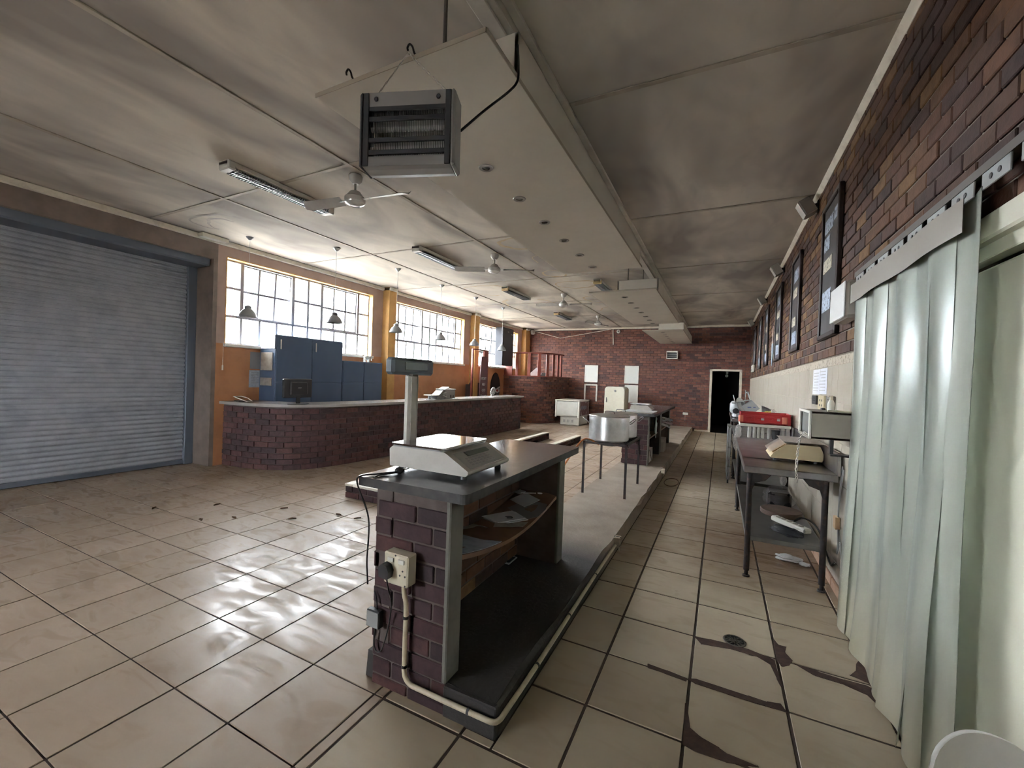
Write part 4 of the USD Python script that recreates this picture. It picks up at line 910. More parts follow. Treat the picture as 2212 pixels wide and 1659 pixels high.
# ================================================================ wall boxes, sockets, chain, pictures
eb = thing('weighing_box', 'grey metal box on the tiled wall above the near steel table', 'box', (.7, 3.55, 1.25))
EB0, EB1 = 3.46, 3.88
obj('shell', MB().box((.560, EB0, 1.165), (XR - .012, EB0 + .018, 1.352), .004).box((.560, EB1 - .018, 1.165), (XR - .012, EB1, 1.352), .004).box((.560, EB0, 1.333), (XR - .012, EB1, 1.352), .004).box((.545, EB0, 1.165), (XR - .012, EB1, 1.183), .004), mat('grey_box_metal', (.36, .325, .27), .45), eb)
obj('front_bezel', MB().box((.548, EB0 - .004, 1.162), (.562, EB0 + .03, 1.355), .003).box((.548, EB1 - .03, 1.162), (.562, EB1 + .004, 1.355), .003).box((.548, EB0, 1.335), (.562, EB1, 1.355), .003).box((.548, EB0, 1.162), (.562, EB1, 1.180), .003), m_white, eb)
obj('screen', MB().box((.566, EB0 + .02, 1.18), (.572, EB1 - .02, 1.34)), mat('grey_screen', (.25, .27, .26), .2), eb)
obj('support_arm', MB().box((.70, 3.62, 1.05), (.72, 3.66, 1.165)).box((.70, 3.60, 1.04), (XR - .012, 3.68, 1.052)), m_black, eb)
ch = obj('chain', MB(), m_steel) if False else thing('steel_chain', 'twisted steel chain hanging in front of the near steel table', 'chain', (.535, 3.74, 1.0))
m_chain = mat('galvanised_chain', (.55, .53, .48), .35, .9)
cp = smoothpath([(.565, 3.60, 1.178), (.548, 3.66, 1.185), (.535, 3.72, 1.12), (.532, 3.765, 1.0), (.530, 3.768, .9), (.536, 3.768, .80)], 8)
L = np.r_[0, np.cumsum(np.linalg.norm(np.diff(cp, axis=0), axis=1))]
nl = 22
for k in range(nl):
    s0 = (k + .5) / nl * L[-1]; c = np.array([np.interp(s0, L, cp[:, q]) for q in range(3)]); c1_ = np.array([np.interp(min(s0 + .004, L[-1]), L, cp[:, q]) for q in range(3)]); d = c1_ - c; d /= np.linalg.norm(d) + 1e-9
    s_ = np.cross(d, (math.cos(k * 1.2), math.sin(k * 1.2), .1)); s_ /= np.linalg.norm(s_)
    a_ = np.linspace(0, 2 * math.pi, 12, endpoint=False)
    obj('link', MB().tube(np.array([c + d * .013 * math.cos(t) + s_ * .007 * math.sin(t) for t in a_]), .0034, 5, closed=True), m_chain, ch, smooth=True)
nt = thing('paper_notice', 'two white printed sheets taped on the tiled wall above the grey box', 'notice', (XR - .014, 4.75, 1.57))
for a, c, z0 in ((4.46, 4.74, 1.462), (4.75, 5.07, 1.455)):
    P = np.array([[(XR - .0135 - .006 * math.sin(t * 3.1) * (1 - s), a + (c - a) * t, z0 + (1.692 - z0) * s) for s in np.linspace(0, 1, 6)] for t in np.linspace(0, 1, 8)])
    sh_ = obj('sheet', MB().grid(P, (-.0006, 0, 0)), mat('notice_paper_%d' % int(a * 100), (.62, .63, .70), .7), nt, smooth=True)
    b = MB()
    for k in range(7): b.box((XR - .0215, a + .03, z0 + .03 + k * .028), (XR - .0208, a + .05 + (c - a) * rng.uniform(.5, .8), z0 + .036 + k * .028))
    obj('text_lines', b, m_greyp, sh_)
def wsock(y0, y1, z0, z1, label, m, deep=.02, holes=True):
    t = thing('wall_box', label, 'socket', (XR - .012, (y0 + y1) / 2, z0))
    obj('plate', MB().box((XR - .012 - deep, y0, z0), (XR - .0115, y1, z1), .004), m, t)
    if holes:
        b = MB()
        for k in range(2):
            for zz in (.35, .65): b.box((XR - .0135 - deep, y0 + (y1 - y0) * (.25 + .35 * k), z0 + (z1 - z0) * zz), (XR - .0118 - deep, y0 + (y1 - y0) * (.35 + .35 * k), z0 + (z1 - z0) * (zz + .12)))
        obj('slots', b, m_ink, t)
wsock(4.80, 4.99, 1.36, 1.445, 'black window switch box on the tiles below the left notice sheet', m_black)
wsock(4.46, 4.70, 1.30, 1.45, 'tan switch plate on the tiles below the right notice sheet', mat('tan_plate', (.45, .38, .24), .5))
wsock(4.14, 4.38, 1.345, 1.450, 'dark grey switch plate behind the white bottle on the grey box', mat('dark_plate', (.17, .16, .14), .45))
wsock(3.56, 3.70, .20, .31, 'white double socket low on the tiled wall behind the near steel table leg', m_white)
bt = thing('spray_bottle', 'small white spray bottle standing on top of the grey wall box', 'bottle', (.70, 3.7, 1.353))
obj('body', MB().lathe([(0, 0), (.022, 0), (.022, .05), (.012, .075), (0, .075)], (.715, 3.72, 1.353), 18), m_white, bt, smooth=40); obj('cap', MB().lathe([(0, .075), (.010, .075), (.010, .105), (0, .107)], (.715, 3.72, 1.353), 14).box((.695, 3.714, 1.448), (.722, 3.726, 1.458)), m_cream, bt)
tp = thing('tape_lid', 'small black knob lying on top of the grey wall box beside the bottle', 'knob', (.67, 3.76, 1.353))
obj('knob', MB().lathe([(0, 0), (.016, 0), (.014, .014), (0, .016)], (.675, 3.76, 1.353), 14), m_black, tp)
ra = thing('white_rail_tray', 'thin cream strip lying along the top of the grey wall box', 'strip', (.75, 3.6, 1.353))
obj('strip', MB().box((.655, 3.50, 1.353), (.80, 3.53, 1.362), .002), m_cream, ra)
bk = thing('cable_block', 'wooden block with hanging grey cables on the tiles behind the near table', 'block', (XR - .02, 3.85, .5))
obj('block', MB().box((XR - .045, 3.83, .475), (XR - .012, 3.90, .565), .005), mat('pale_wood', (.42, .28, .16), .6), bk)
obj('cables', MB().tube(smoothpath([(XR - .02, 3.80, .95), (XR - .025, 3.82, .80), (XR - .022, 3.86, .56), (XR - .03, 3.80, .40), (XR - .026, 3.83, .30), (XR - .020, 3.78, .40), (XR - .02, 3.74, .33), (XR - .022, 3.66, .26)]), .0055, 7).tube(smoothpath([(XR - .02, 3.77, .93), (XR - .03, 3.80, .7), (XR - .02, 3.85, .5), (XR - .02, 3.72, .30)]), .0045, 7), m_greyp, bk, smooth=True)

m_pf = mat('dark_frame_wood', (.028, .017, .016), .45)
m_board = mat('chalk_board', (.055, .055, .06), .35, noise=(7, (.085, .08, .085), .45, .75))
m_chalk = mat('blue_white_print', (.36, .42, .52), .6, noise=(30, (.10, .11, .14), .52, .60))
m_chalk2 = mat('cream_print', (.50, .46, .36), .6, noise=(30, (.16, .14, .12), .52, .60))
def picture(y0, y1, z0, z1, label, patches):
    t = thing('menu_board', label, 'picture', (XR - .03, (y0 + y1) / 2, z0), group=None)
    x0, x1, w = XR - .048, XR - .0125, .042
    for nm, lo, hi in [('frame_side', (x0, y0, z0), (x1, y0 + w, z1)), ('frame_side', (x0, y1 - w, z0), (x1, y1, z1)), ('frame_rail', (x0, y0, z0), (x1, y1, z0 + w)), ('frame_rail', (x0, y0, z1 - w), (x1, y1, z1))]:
        obj(nm, MB().box(lo, hi, .006), m_pf, t)
    obj('board', MB().box((XR - .030, y0 + .02, z0 + .02), (x1, y1 - .02, z1 - .02)), m_board, t)
    for a, c, b_, d, m in patches:
        W_, H_ = y1 - y0 - 2 * w, z1 - z0 - 2 * w
        obj('print', MB().box((XR - .0325, y1 - w - W_ * c, z0 + w + H_ * b_), (XR - .0295, y1 - w - W_ * a, z0 + w + H_ * d)), m, t)
P1 = [(.06, .62, .80, .91, m_chalk), (.68, .95, .83, .92, m_chalk), (.05, .42, .66, .77, m_chalk), (.05, .62, .49, .59, m_chalk2), (.05, .62, .18, .34, m_chalk)]
P2 = [(.2, .8, .76, .90, m_chalk), (.15, .7, .58, .68, m_chalk2), (.1, .6, .26, .36, m_chalk2), (.15, .75, .05, .19, m_chalk)]
ordn = ['nearest the strip curtain, showing four pale prints', 'second along the brick wall from the curtain', 'third along the brick wall from the curtain', 'fourth from the curtain, past the hanging figure', 'fifth from the curtain, near the far corner', 'farthest one, above the small white box']
for k, (a, c, z0) in enumerate([(4.13, 4.77, 1.95), (5.98, 6.63, 1.965), (7.70, 8.40, 1.955), (9.70, 10.38, 1.95), (11.3, 11.95, 1.95), (13.0, 13.65, 2.13)]):
    picture(a, c, z0, 3.16, 'tall dark framed menu board ' + ordn[k], P1 if k == 0 else P2)
fg = thing('hanging_figure', 'flat pale blue and pink hanging cut-out figure between the dark menu boards', 'decoration', (XR - .03, 8.95, 2.2))
obj('body', MB().prism(Polygon([(8.80, 2.30), (9.02, 2.30), (8.98, 2.05), (8.93, 1.91), (8.86, 2.08)]).buffer(.01), -(XR - .014), -(XR - .024), ((0, 1, 0), (0, 0, 1), (-1, 0, 0))), mat('pale_blue_card', (.36, .46, .52), .6), fg)
obj('top', MB().prism(Polygon([(8.84, 2.28), (9.00, 2.28), (8.98, 2.50), (8.93, 2.62), (8.87, 2.50)]).buffer(.01), -(XR - .014), -(XR - .022), ((0, 1, 0), (0, 0, 1), (-1, 0, 0))), mat('pale_pink_card', (.50, .38, .33), .6), fg)
wbx = thing('small_white_box', 'small white box on the brick wall in the far right corner', 'box', (XR - .03, 13.6, 1.93))
obj('case', MB().box((XR - .075, 13.3, 1.93), (XR - .012, 13.75, 2.13), .012), m_white, wbx); obj('grille', MB().box((XR - .079, 13.36, 1.96), (XR - .075, 13.70, 2.02), .002), m_greyp, wbx)
dsp = thing('soap_dispenser', 'white wall dispenser box left of the strip curtain', 'dispenser', (XR - .06, 3.66, 2.1))
obj('case', MB().box((XR - .115, 3.47, 1.985), (XR - .012, 3.87, 2.235), .018), mat('dispenser_side', (.46, .42, .38), .4), dsp, smooth=30); obj('front_cover', MB().box((XR - .124, 3.475, 1.99), (XR - .114, 3.865, 2.23), .006), mat('dispenser_front', (.72, .72, .72), .3), dsp)  # one white box: shaded side and lit front painted as two tones
# small speakers under the ceiling along the right wall
sp0 = thing('wall_speaker', 'small pale speaker under the ceiling on the right brick wall, nearest of four', 'speaker', (XR - .11, 5.20, 3.36))
m_spk = mat('speaker_case', (.30, .28, .25), .5)
c_, s_ = math.cos(.5), math.sin(.5)
obj('case', MB().obox((0, 0, 0), (.11, .15, .17), (c_, 0, s_), (0, 1, 0), .01), m_spk, sp0, local=True)
obj('grille', MB().obox((-.058 * c_, 0, -.058 * s_), (.006, .14, .16), (c_, 0, s_), (0, 1, 0), .002), mat('speaker_grille', (.52, .50, .46), .6), sp0, local=True)
obj('bracket', MB().box((.04, -.02, .0), (.098, .02, .03)).box((.088, -.03, -.05), (.0975, .03, .06)), m_blackmetal, sp0, local=True)
for y, nm in ((7.77, 'second of four'), (10.35, 'third of four'), (13.9, 'fourth, by the far corner')): copy_of(sp0, (XR - .11, y, 3.36), 'small pale speaker under the ceiling on the right brick wall, ' + nm)
# ================================================================ strip curtain in the cold room doorway
nd = {'t': ('transparent_bsdf', {'color': (.82, .87, .83)}), 'd': ('diffuse_bsdf', {'color': (.62, .65, .58)}), 'l': ('translucent_bsdf', {'color': (.55, .58, .50)}), 'gl': ('glossy_bsdf', {'color': (.8, .85, .88), 'roughness': .24}),
    'dl': ('mix_closure', {'fac': .35}), 'a': ('mix_closure', {}), 'b': ('mix_closure', {}),
    'g': ('geometry', {}), 'sv': ('vector_math', {'math_type': 'multiply', 'vector2': (3, 6, 1.1)}), 'n': ('noise_texture', {'scale': 1.0, 'detail': 4.0}), 'r': ('map_range', {'from_min': .3, 'from_max': .72, 'to_min': .34, 'to_max': .90, 'clamp': True}),
    # yellow-brown dirt splashed up from the floor
    'xyz': ('separate_xyz', {}), 'wz': ('math', {'math_type': 'multiply_add', 'value2': .55, 'value3': 0.0}), 'zs': ('math', {'math_type': 'add'}), 'zr': ('map_range', {'from_min': .30, 'from_max': .95, 'to_min': .8, 'to_max': 0.0, 'clamp': True}), 'dm': ('mix', {'color1': (.62, .65, .58), 'color2': (.50, .41, .27)}),
    'n2': ('noise_texture', {'scale': 45.0, 'detail': 3.0}), 'bp': ('bump', {'strength': .25, 'distance': .002})}
lk = [('d.BSDF', 'dl.closure1'), ('l.BSDF', 'dl.closure2'), ('t.BSDF', 'a.closure1'), ('dl.closure', 'a.closure2'), ('g.position', 'sv.vector1'), ('sv.vector', 'n.vector'), ('g.position', 'xyz.vector'), ('n.fac', 'wz.value1'), ('wz.value', 'zs.value1'), ('xyz.z', 'zs.value2'), ('zs.value', 'zr.value'), ('zr.result', 'dm.fac'), ('dm.color', 'd.color'), ('n.fac', 'r.value'), ('r.result', 'a.fac'),
     ('a.closure', 'b.closure1'), ('gl.BSDF', 'b.closure2'), ('fr.value', 'b.fac'), ('g.position', 'n2.vector'), ('n2.fac', 'bp.height'), ('bp.normal', 'gl.normal')]
sheen(nd, lk)
m_strip = usdkit.material(stage, '/World/Looks/curtain_pvc', nd, lk, surface='b.closure')
m_rail = mat('curtain_rail_steel', (.36, .37, .37), .4, .8)
m_grime = mat('drip_rail', (.12, .11, .10), .5, .5)
sc_ = thing('strip_curtain', 'hanging clear plastic strip curtain on a perforated rail in the cold room doorway', 'curtain', (XR - .04, 2.75, 1.1))
obj('hanging_rail', MB().box((XR - .075, .9, 2.262), (XR, 3.46, 2.275), .003).box((XR - .075, .9, 2.240), (XR - .068, 3.46, 2.266)), m_grime, sc_)
edges = [3.46, 3.26, 3.05, 2.83, 2.60, 2.33, 1.92]
for k in range(9):
    y1 = 3.44 - k * .21
    pl_ = obj('clamp_plate', MB().box((XR - .072, y1 - .16, 2.185), (XR - .066, y1, 2.245), .002), m_rail, sc_)
    for q in (.35, .65): obj('bolt_hole', MB().cyl((XR - .074, y1 - .16 * q, 2.214), (XR - .065, y1 - .16 * q, 2.214), .009, 12), m_ink, pl_)
r = random.Random(9)
for k in range(8):
    yc = 3.345 - k * .18; w = .245; layer = (k % 2) * .010
    ny, nz = 9, 26; P = np.zeros((ny, nz, 3)); ph_, am = r.uniform(0, 6), r.uniform(.006, .02)
    drift = r.uniform(-.03, .02)
    for i in range(ny):
        s = i / (ny - 1)
        for j in range(nz):
            t = j / (nz - 1); z = 2.20 - (2.19 - .006) * t
            y = yc + w * (.5 - s) * (1 - .05 * math.sin(math.pi * t)) + drift * t
            x = XR - .062 - layer + .018 * math.sin(math.pi * s) * (1 if k % 2 else -1) - am * math.sin(2.2 * t * 3 + ph_) * t - .035 * t ** 4 - .012 * math.sin(5 * s + ph_ + t) * t
            P[i, j] = (min(x, XR - .016), y, z)
    obj('strip', MB().grid(P, (-.0022, 0, 0)), m_strip, sc_, smooth=True)

obj('top_flap', MB().grid(np.array([[(XR - .094 - .006 * math.sin(9 * y), y, z) for z in np.linspace(2.07, 2.19, 5)] for y in np.linspace(2.03, 3.45, 40)]), (-.003, 0, 0)), mat('curtain_top_flap', (.27, .245, .21), .45), sc_, smooth=True)

# white plastic chair at the very corner of the view
ch_ = thing('plastic_chair', 'grey-white moulded plastic chair near the strip curtain, only its back rest showing', 'chair', (.585, .975, 0), 0.0)
m_chair = mat('chair_plastic', (.50, .49, .47), .45, noise=(6, (.43, .42, .40), .4, .7))
ny, nz = 17, 14
def cback(s, t):     # s across -1..1, t up 0..1 ; back rest curved, top edge rounded
    half = .222 * (1 - .10 * t) * (1 if t < .7 else math.sqrt(max(.02, 1 - ((t - .7) / .3) ** 2 * .55)))
    z = .44 + (.385 - .045 * s ** 2 - .035 * max(0, abs(s) - .72) / .28) * t
    return half * s, z
ang = math.radians(32); ca, sa = math.cos(ang), math.sin(ang)
def place(lx, ly, z): return (.585 + lx * ca - ly * sa, .975 + lx * sa + ly * ca, z)
P = np.array([[place(*(lambda q: (q[0], .19 + .09 * (q[1] - .44) - .07 * (q[0] / .2) ** 2, q[1]))(cback(s, t))) for t in np.linspace(0, 1, nz)] for s in np.linspace(-1, 1, ny)])
obj('backrest', MB().grid(P, (.004, -.007, 0)), m_chair, ch_, smooth=60)
P = np.array([[place(x, y, .43 + .012 * (x / .2) ** 2 - .01 * math.cos(3 * y)) for y in np.linspace(-.21, .20, 8)] for x in np.linspace(-.215, .215, 9)])
obj('seat', MB().grid(P, (0, 0, -.022)), m_chair, ch_, smooth=50)
for x, y in ((-.19, -.18), (.19, -.18), (-.19, .19), (.19, .19)):
    obj('leg', MB().tube([place(x, y, .42), place(x * 1.12, y * 1.15, 0)], [.024, .017], 10), m_chair, ch_, smooth=40)

# ================================================================ suspended ceiling rafts with downlights
m_raft = mat('raft_paint', (.56, .52, .45), .7, noise=(2, (.50, .465, .40), .4, .75))
m_raftedge = mat('raft_edge', (.36, .31, .25), .7)
m_spot = mat('downlight_rim', (.30, .28, .26), .35, .5)
m_bulb = mat('downlight_glass', (.34, .35, .35), .15)
def raft(y0, y1, label, n, ys0, step, rods):
    t = thing('ceiling_raft', label, 'ceiling panel', (-1.38, y0, 2.87))
    p = sbox(-1.865, y0, -.885, y1)
    for k in range(n): p = p.difference(Polygon([(-1.42 + .042 * math.cos(a), ys0 + step * k + .042 * math.sin(a)) for a in np.linspace(0, 2 * math.pi, 20, endpoint=False)]))
    obj('panel', MB().prism(p, 2.870, 2.888), m_raft, t)
    obj('edge_strip', MB().box((-1.866, y0 - .004, 2.868), (-.884, y0 - .0002, 2.889)).box((-.8848, y0, 2.868), (-.881, y1, 2.889)), m_raftedge, t)
    u0, u1 = y0 + .29, y1 - .12
    obj('upstand', MB().box((-1.50, u0, 2.889), (-.89, u0 + .016, 3.085)).box((-.906, u0, 2.889), (-.89, u1, 3.085)).box((-1.50, u0, 2.889), (-1.484, u1, 3.085)).box((-1.50, u1 - .016, 2.889), (-.89, u1, 3.085)).box((-1.50, u0, 3.085), (-.89, u1, 3.092)), m_raft, t)
    for x, y in rods: obj('hanger_rod', MB().cyl((x, y, 3.085), (x, y, ZC - .002), .010, 8), m_grime, t)
    for k in range(n):
        d = obj('downlight', MB().lathe([(.026, -.004), (.046, -.006), (.050, 0), (.046, .002), (.038, .014), (.026, .016)], (-1.42, ys0 + step * k, 2.869), 24), m_spot, t, smooth=40)
        obj('lens', MB().lathe([(0, .006), (.030, .008), (.030, .030), (0, .030)], (-1.42, ys0 + step * k, 2.869), 18), m_bulb, d)
    obj('back_box', MB().box((-1.482, ys0 - .1, 2.889), (-1.36, ys0 + step * (n - 1) + .1, 2.92)), m_dark, t)
    return t
raft(1.44, 5.12, 'large white suspended ceiling raft with downlights, nearest, the insect killer hung on its edge', 6, 2.37, .508, [(-1.325, 1.76), (-1.30, 4.8)])
raft(6.33, 10.0, 'middle white suspended ceiling raft with seven downlights and two rods', 7, 6.80, .515, [(-1.46, 7.2), (-1.25, 7.4), (-1.3, 9.7)])
raft(11.2, 14.95, 'farthest white suspended ceiling raft, close to the brick end wall', 7, 11.7, .48, [(-1.3, 11.8), (-1.3, 14.6)])
# square cable trunking along the ceiling beside the rafts
tk = thing('cable_trunking', 'cream square cable trunking running the length of the ceiling beside the rafts', 'trunking', (-1.16, 5, 3.45))
m_trunk = mat('trunking_paint', (.56, .52, .45), .5, noise=(4, (.46, .42, .36), .4, .7))
obj('channel', MB().box((-1.215, YF, ZC - .075), (-1.095, YE - .04, ZC - .013), .004), m_trunk, tk)
y = YF + .02; k = 0
while y < YE - .1:
    e = min(y + 1.98 + .3 * (k % 3), YE - .05); obj('lid', MB().box((-1.225, y, ZC - .088), (-1.135, e - .012, ZC - .070), .004), m_trunk, tk); y = e; k += 1
obj('side_batten', MB().box((-1.093, YF, ZC - .03), (-1.045, YE - .04, ZC - .001), .003), m_trunk, tk)
# hooks on the near edge of the first raft
def hook(x, label):
    h = thing('ceiling_hook', label, 'hook', (x, 1.435, 2.89))
    obj('hook', MB().tube(smoothpath([(0, .03, -.002), (0, .0, .004), (-.008, -.004, .03), (-.022, -.006, .045), (-.034, -.006, .035), (-.032, -.006, .022)]), .0045, 7), m_blackmetal, h, local=True, smooth=True)
    obj('screw_plate', MB().box((-.012, .012, 0), (.012, .05, .003)), m_steel, h, local=True)
hook(-1.61, 'bent wire hook on the edge of the nearest raft, left of the insect killer')
hook(-1.24, 'bent wire hook on the nearest raft from which the insect killer hangs')

# ================================================================ insect killer on chains
zk = thing('insect_killer', 'grey insect killer lamp with black wire grille hanging on two chains from the nearest raft', 'insect killer', (-1.215, 1.40, 2.515))
ZA, ZX = 2.365, 2.70
m_zap = mat('zapper_shell', (.33, .33, .33), .4, .3); m_zapd = mat('zapper_dark', (.045, .05, .058), .45)
W0, W1, D0, D1 = -.238, .238, -.058, .058
def zz(m): return m
ta = math.radians(0.5)         # hangs a little askew: right side higher seen from the front
MZ = np.array([[math.cos(ta), 0, math.sin(ta)], [0, 1, 0], [-math.sin(ta), 0, math.cos(ta)]]).T
MZ = np.array([[math.cos(.085), -math.sin(.085) * 0, 0], [0, 1, 0], [0, 0, 1]]) if False else MZ
cz, sz = math.cos(math.radians(20)), math.sin(math.radians(20))
MR = np.array([[cz, -sz, 0], [sz, cz, 0], [0, 0, 1]])
def zobj(nm, m, ma, par=zk, **k):
    o = MB().merge(m, MR @ MZ @ MS); return obj(nm, o, ma, par, local=True, **k)
H = .335; MS = np.diag([.83, .83, .92])
zobj('top_hood', MB().prism(Polygon([(-.058, .10), (-.062, .165), (-.035, .168), (.035, .168), (.062, .165), (.058, .10), (.05, .10), (.05, .155), (-.05, .155), (-.05, .10)]), -.225, .225, ((0, 1, 0), (0, 0, 1), (1, 0, 0))), m_zap)
zobj('bottom_tray', MB().prism(Polygon([(-.060, -.120), (-.062, -.165), (-.03, -.168), (.03, -.168), (.062, -.165), (.060, -.120), (.054, -.120), (.054, -.158), (-.054, -.158), (-.054, -.120)]), -.225, .225, ((0, 1, 0), (0, 0, 1), (1, 0, 0))), m_zap)
for s in (-1, 1):
    zobj('end_cap', MB().box((s * .222, -.066, -.170), (s * .246, .066, .170), .010), m_zapd if s < 0 else m_zap, smooth=30)
    zobj('corner_strip', MB().box((s * .196, -.066, -.165), (s * .225, -.054, .165), .003), m_zapd)
b = MB()
for k in range(46): b.cyl((-.20 + k * .400 / 45, -.052, -.125), (-.20 + k * .400 / 45, -.052, .125), .0013, 5)
for k in range(46): b.cyl((-.20 + k * .400 / 45, .050, -.125), (-.20 + k * .400 / 45, .050, .125), .0013, 5)
zobj('wire_grille', b, m_zapd, kind='stuff')
for z in (.095, .050, -.045, -.100): zobj('grille_bar', MB().box((-.20, -.060, z - .010), (.20, -.045, z + .010), .002), m_zapd)
for z in (.030, -.06): zobj('lamp_tube', MB().cyl((-.21, 0, z), (.21, 0, z), .012, 14), mat('unlit_tube_%d' % int(z * 1000 + 100), (.66, .66, .66), .3))
zobj('rear_plate', MB().box((-.215, .047, -.12), (.215, .0485, .12)), mat('rear_reflector', (.55, .55, .54), .5))
for xx in (-.16, .16): zobj('bolt', MB().cyl((xx, -.066, .135), (xx, -.060, .135), .010, 12), m_zapd)
def chainto(a, b_):
    a, b_ = np.array(a), np.array(b_); d = b_ - a; L = np.linalg.norm(d); d /= L; n = int(L / .017)
    for k in range(n):
        c = a + d * L * (k + .5) / n; s_ = np.cross(d, (0, 1, 0) if k % 2 else (.3, .2, 1)); s_ /= np.linalg.norm(s_)
        obj('chain_link', MB().tube(np.array([c + d * .0115 * math.cos(t) + s_ * .0042 * math.sin(t) for t in np.linspace(0, 2 * math.pi, 10, endpoint=False)]), .0014, 4, closed=True), m_chain, zk)
hk = np.array((-1.27, 1.43, 2.90))
tl = np.array((-1.215, 1.40, 2.515)) + (MR @ MZ @ MS) @ np.array((-.205, 0, .168)); trr = np.array((-1.215, 1.40, 2.515)) + (MR @ MZ @ MS) @ np.array((.212, 0, .168))
chainto(tl, hk); chainto(trr, hk)
obj('flex', MB().tube(smoothpath([(-1.045, 1.52, 2.56), (-.97, 1.60, 2.68), (-.90, 1.68, 2.79), (-.875, 1.71, 2.85), (-.872, 1.71, 2.92), (-.885, 1.72, 3.02)]), .0055, 8), m_rubber, zk, smooth=True)

# ================================================================ fluorescent battens, ceiling fans, pendants
m_batt = mat('batten_body', (.52, .50, .47), .45); m_louv = mat('louvre_metal', (.40, .43, .46), .25, .8); m_tube = mat('dead_tube', (.58, .60, .62), .3)
m_rust = mat('rusty_end', (.48, .36, .18), .6)
def batten(x, y0, label, L=1.22, rusty=False, first=False):
    t = thing('fluorescent_light', label, 'light', (x, y0, ZC - .012))
    z = -.0
    obj('body', MB().box((-.075, 0, -.045), (.075, L, 0), .006), m_batt, t, local=True)
    for y in (0, L - .075): obj('end_cap', MB().box((-.08, y, -.085), (.08, y + .075, -.002), .012), m_rust if rusty and y == 0 else m_batt, t, local=True, smooth=30)
    for s in (-1, 1): obj('side_reflector', MB().grid(np.array([[(s * .03, .075, -.045), (s * .03, L - .075, -.045)], [(s * .075, .075, -.085), (s * .075, L - .075, -.085)]]), (0, 0, .003)), m_louv, t, local=True)
    for s in (-1, 1): obj('tube', MB().cyl((s * .045, .07, -.066), (s * .045, L - .07, -.066), .012, 10), m_tube, t, local=True)
    b = MB()
    for k in range(40): b.box((-.07, .09 + k * (L - .18) / 39, -.086), (.07, .092 + k * (L - .18) / 39, -.058))
    b.box((-.004, .08, -.088), (.004, L - .08, -.06))
    obj('louvre', b, m_louv, t, local=True, kind='stuff')
    return t
batten(-4.30, 2.34, 'louvred fluorescent ceiling light beside the nearest fan, first from the camera')
batten(-4.23, 5.06, 'louvred fluorescent ceiling light left of the second fan')
batten(-4.22, 7.98, 'louvred fluorescent ceiling light beside the brown water ring, third from the camera', rusty=True)
batten(-4.30, 11.35, 'louvred fluorescent ceiling light farthest along, touching a wide water ring', rusty=True)
batten(-2.20, 7.95, 'fluorescent ceiling light with a rusty end, half hidden by the middle raft', rusty=True)
m_fan = mat('fan_enamel', (.44, .43, .41), .4, noise=(6, (.36, .345, .32), .4, .7)); m_fant = mat('fan_trim', (.62, .62, .60), .25, .4)
def fan(x, y, rz, label):
    t = thing('ceiling_fan', label, 'fan', (x, y, ZC - .012), rz)
    obj('canopy', MB().lathe([(0, -.085), (.03, -.085), (.062, -.05), (.066, -.01), (.06, 0), (0, 0)], (0, 0, 0), 24), m_fan, t, local=True, smooth=40)
    obj('down_rod', MB().cyl((0, 0, -.17), (0, 0, -.07), .012, 12), m_fan, t, local=True)
    obj('motor', MB().lathe([(0, -.30), (.05, -.298), (.088, -.275), (.10, -.25), (.10, -.225), (.075, -.20), (.05, -.165), (.02, -.15), (0, -.15)], (0, 0, 0), 28), m_fan, t, local=True, smooth=40)
    obj('trim_ring', MB().lathe([(.05, -.300), (.092, -.278), (.096, -.268), (.088, -.266), (.05, -.292)], (0, 0, 0), 28), m_fant, t, local=True, smooth=40)
    for k in range(2):
        a = k * math.pi; X = np.array((math.cos(a), math.sin(a), 0)); Y = np.array((-math.sin(a), math.cos(a), 0))
        rows = []
        for s in np.linspace(0, 1, 12):
            rr = .15 + s * .49; w = .052 + .012 * s; w = w * math.sqrt(max(.03, 1 - max(0, (s - .88) / .12) ** 2 * .9))
            rows.append([X * rr + Y * (w * q) + np.array((0, 0, -.245 + .022 * q)) for q in (-1, -.33, .33, 1)])
        bl = obj('blade', MB().grid(np.array(rows), (0, 0, .006)), m_fan, t, local=True, smooth=40)
        obj('blade_iron', MB().obox(X * .125 + np.array((0, 0, -.246)), (.11, .035, .005), X, Y, .001), m_fant, bl, local=True)
    return t
fan(-3.345, 3.06, .12, 'white two-blade ceiling fan nearest the camera beside the long light')
fan(-3.30, 5.87, .40, 'white two-blade ceiling fan second from the camera')
fan(-3.26, 9.05, .14, 'white two-blade ceiling fan third along the ceiling joint')
fan(-3.33, 12.3, 1.3, 'white two-blade ceiling fan nearest the brick end wall')
m_shade = mat('pendant_shade', (.34, .36, .38), .35, .5); m_flex = mat('pendant_flex', (.55, .55, .53), .5)
pd = thing('pendant_lamp', 'bell-shaped pendant lamp hanging before the first window, leftmost of six', 'lamp', (-6.37, 3.87, ZC - .008))
DR = -1.19
obj('ceiling_rose', MB().lathe([(0, -.05), (.012, -.05), (.05, -.012), (.055, 0), (0, 0)], (0, 0, 0), 20), m_shade, pd, local=True, smooth=40)
obj('flex', MB().cyl((0, 0, DR + .16), (0, 0, -.045), .0035, 6), m_flex, pd, local=True)
obj('shade', MB().lathe([(.118, DR), (.122, DR + .004), (.112, DR + .035), (.085, DR + .085), (.052, DR + .115), (.045, DR + .125), (.045, DR + .155), (.02, DR + .172), (0, DR + .174), (0, DR + .168), (.038, DR + .15), (.038, DR + .12), (.078, DR + .08), (.104, DR + .033), (.113, DR + .003)], (0, 0, 0), 32), m_shade, pd, local=True, smooth=50)
obj('bulb', MB().ball((0, 0, DR + .05), .03, 2), m_tube, pd, local=True, smooth=True)
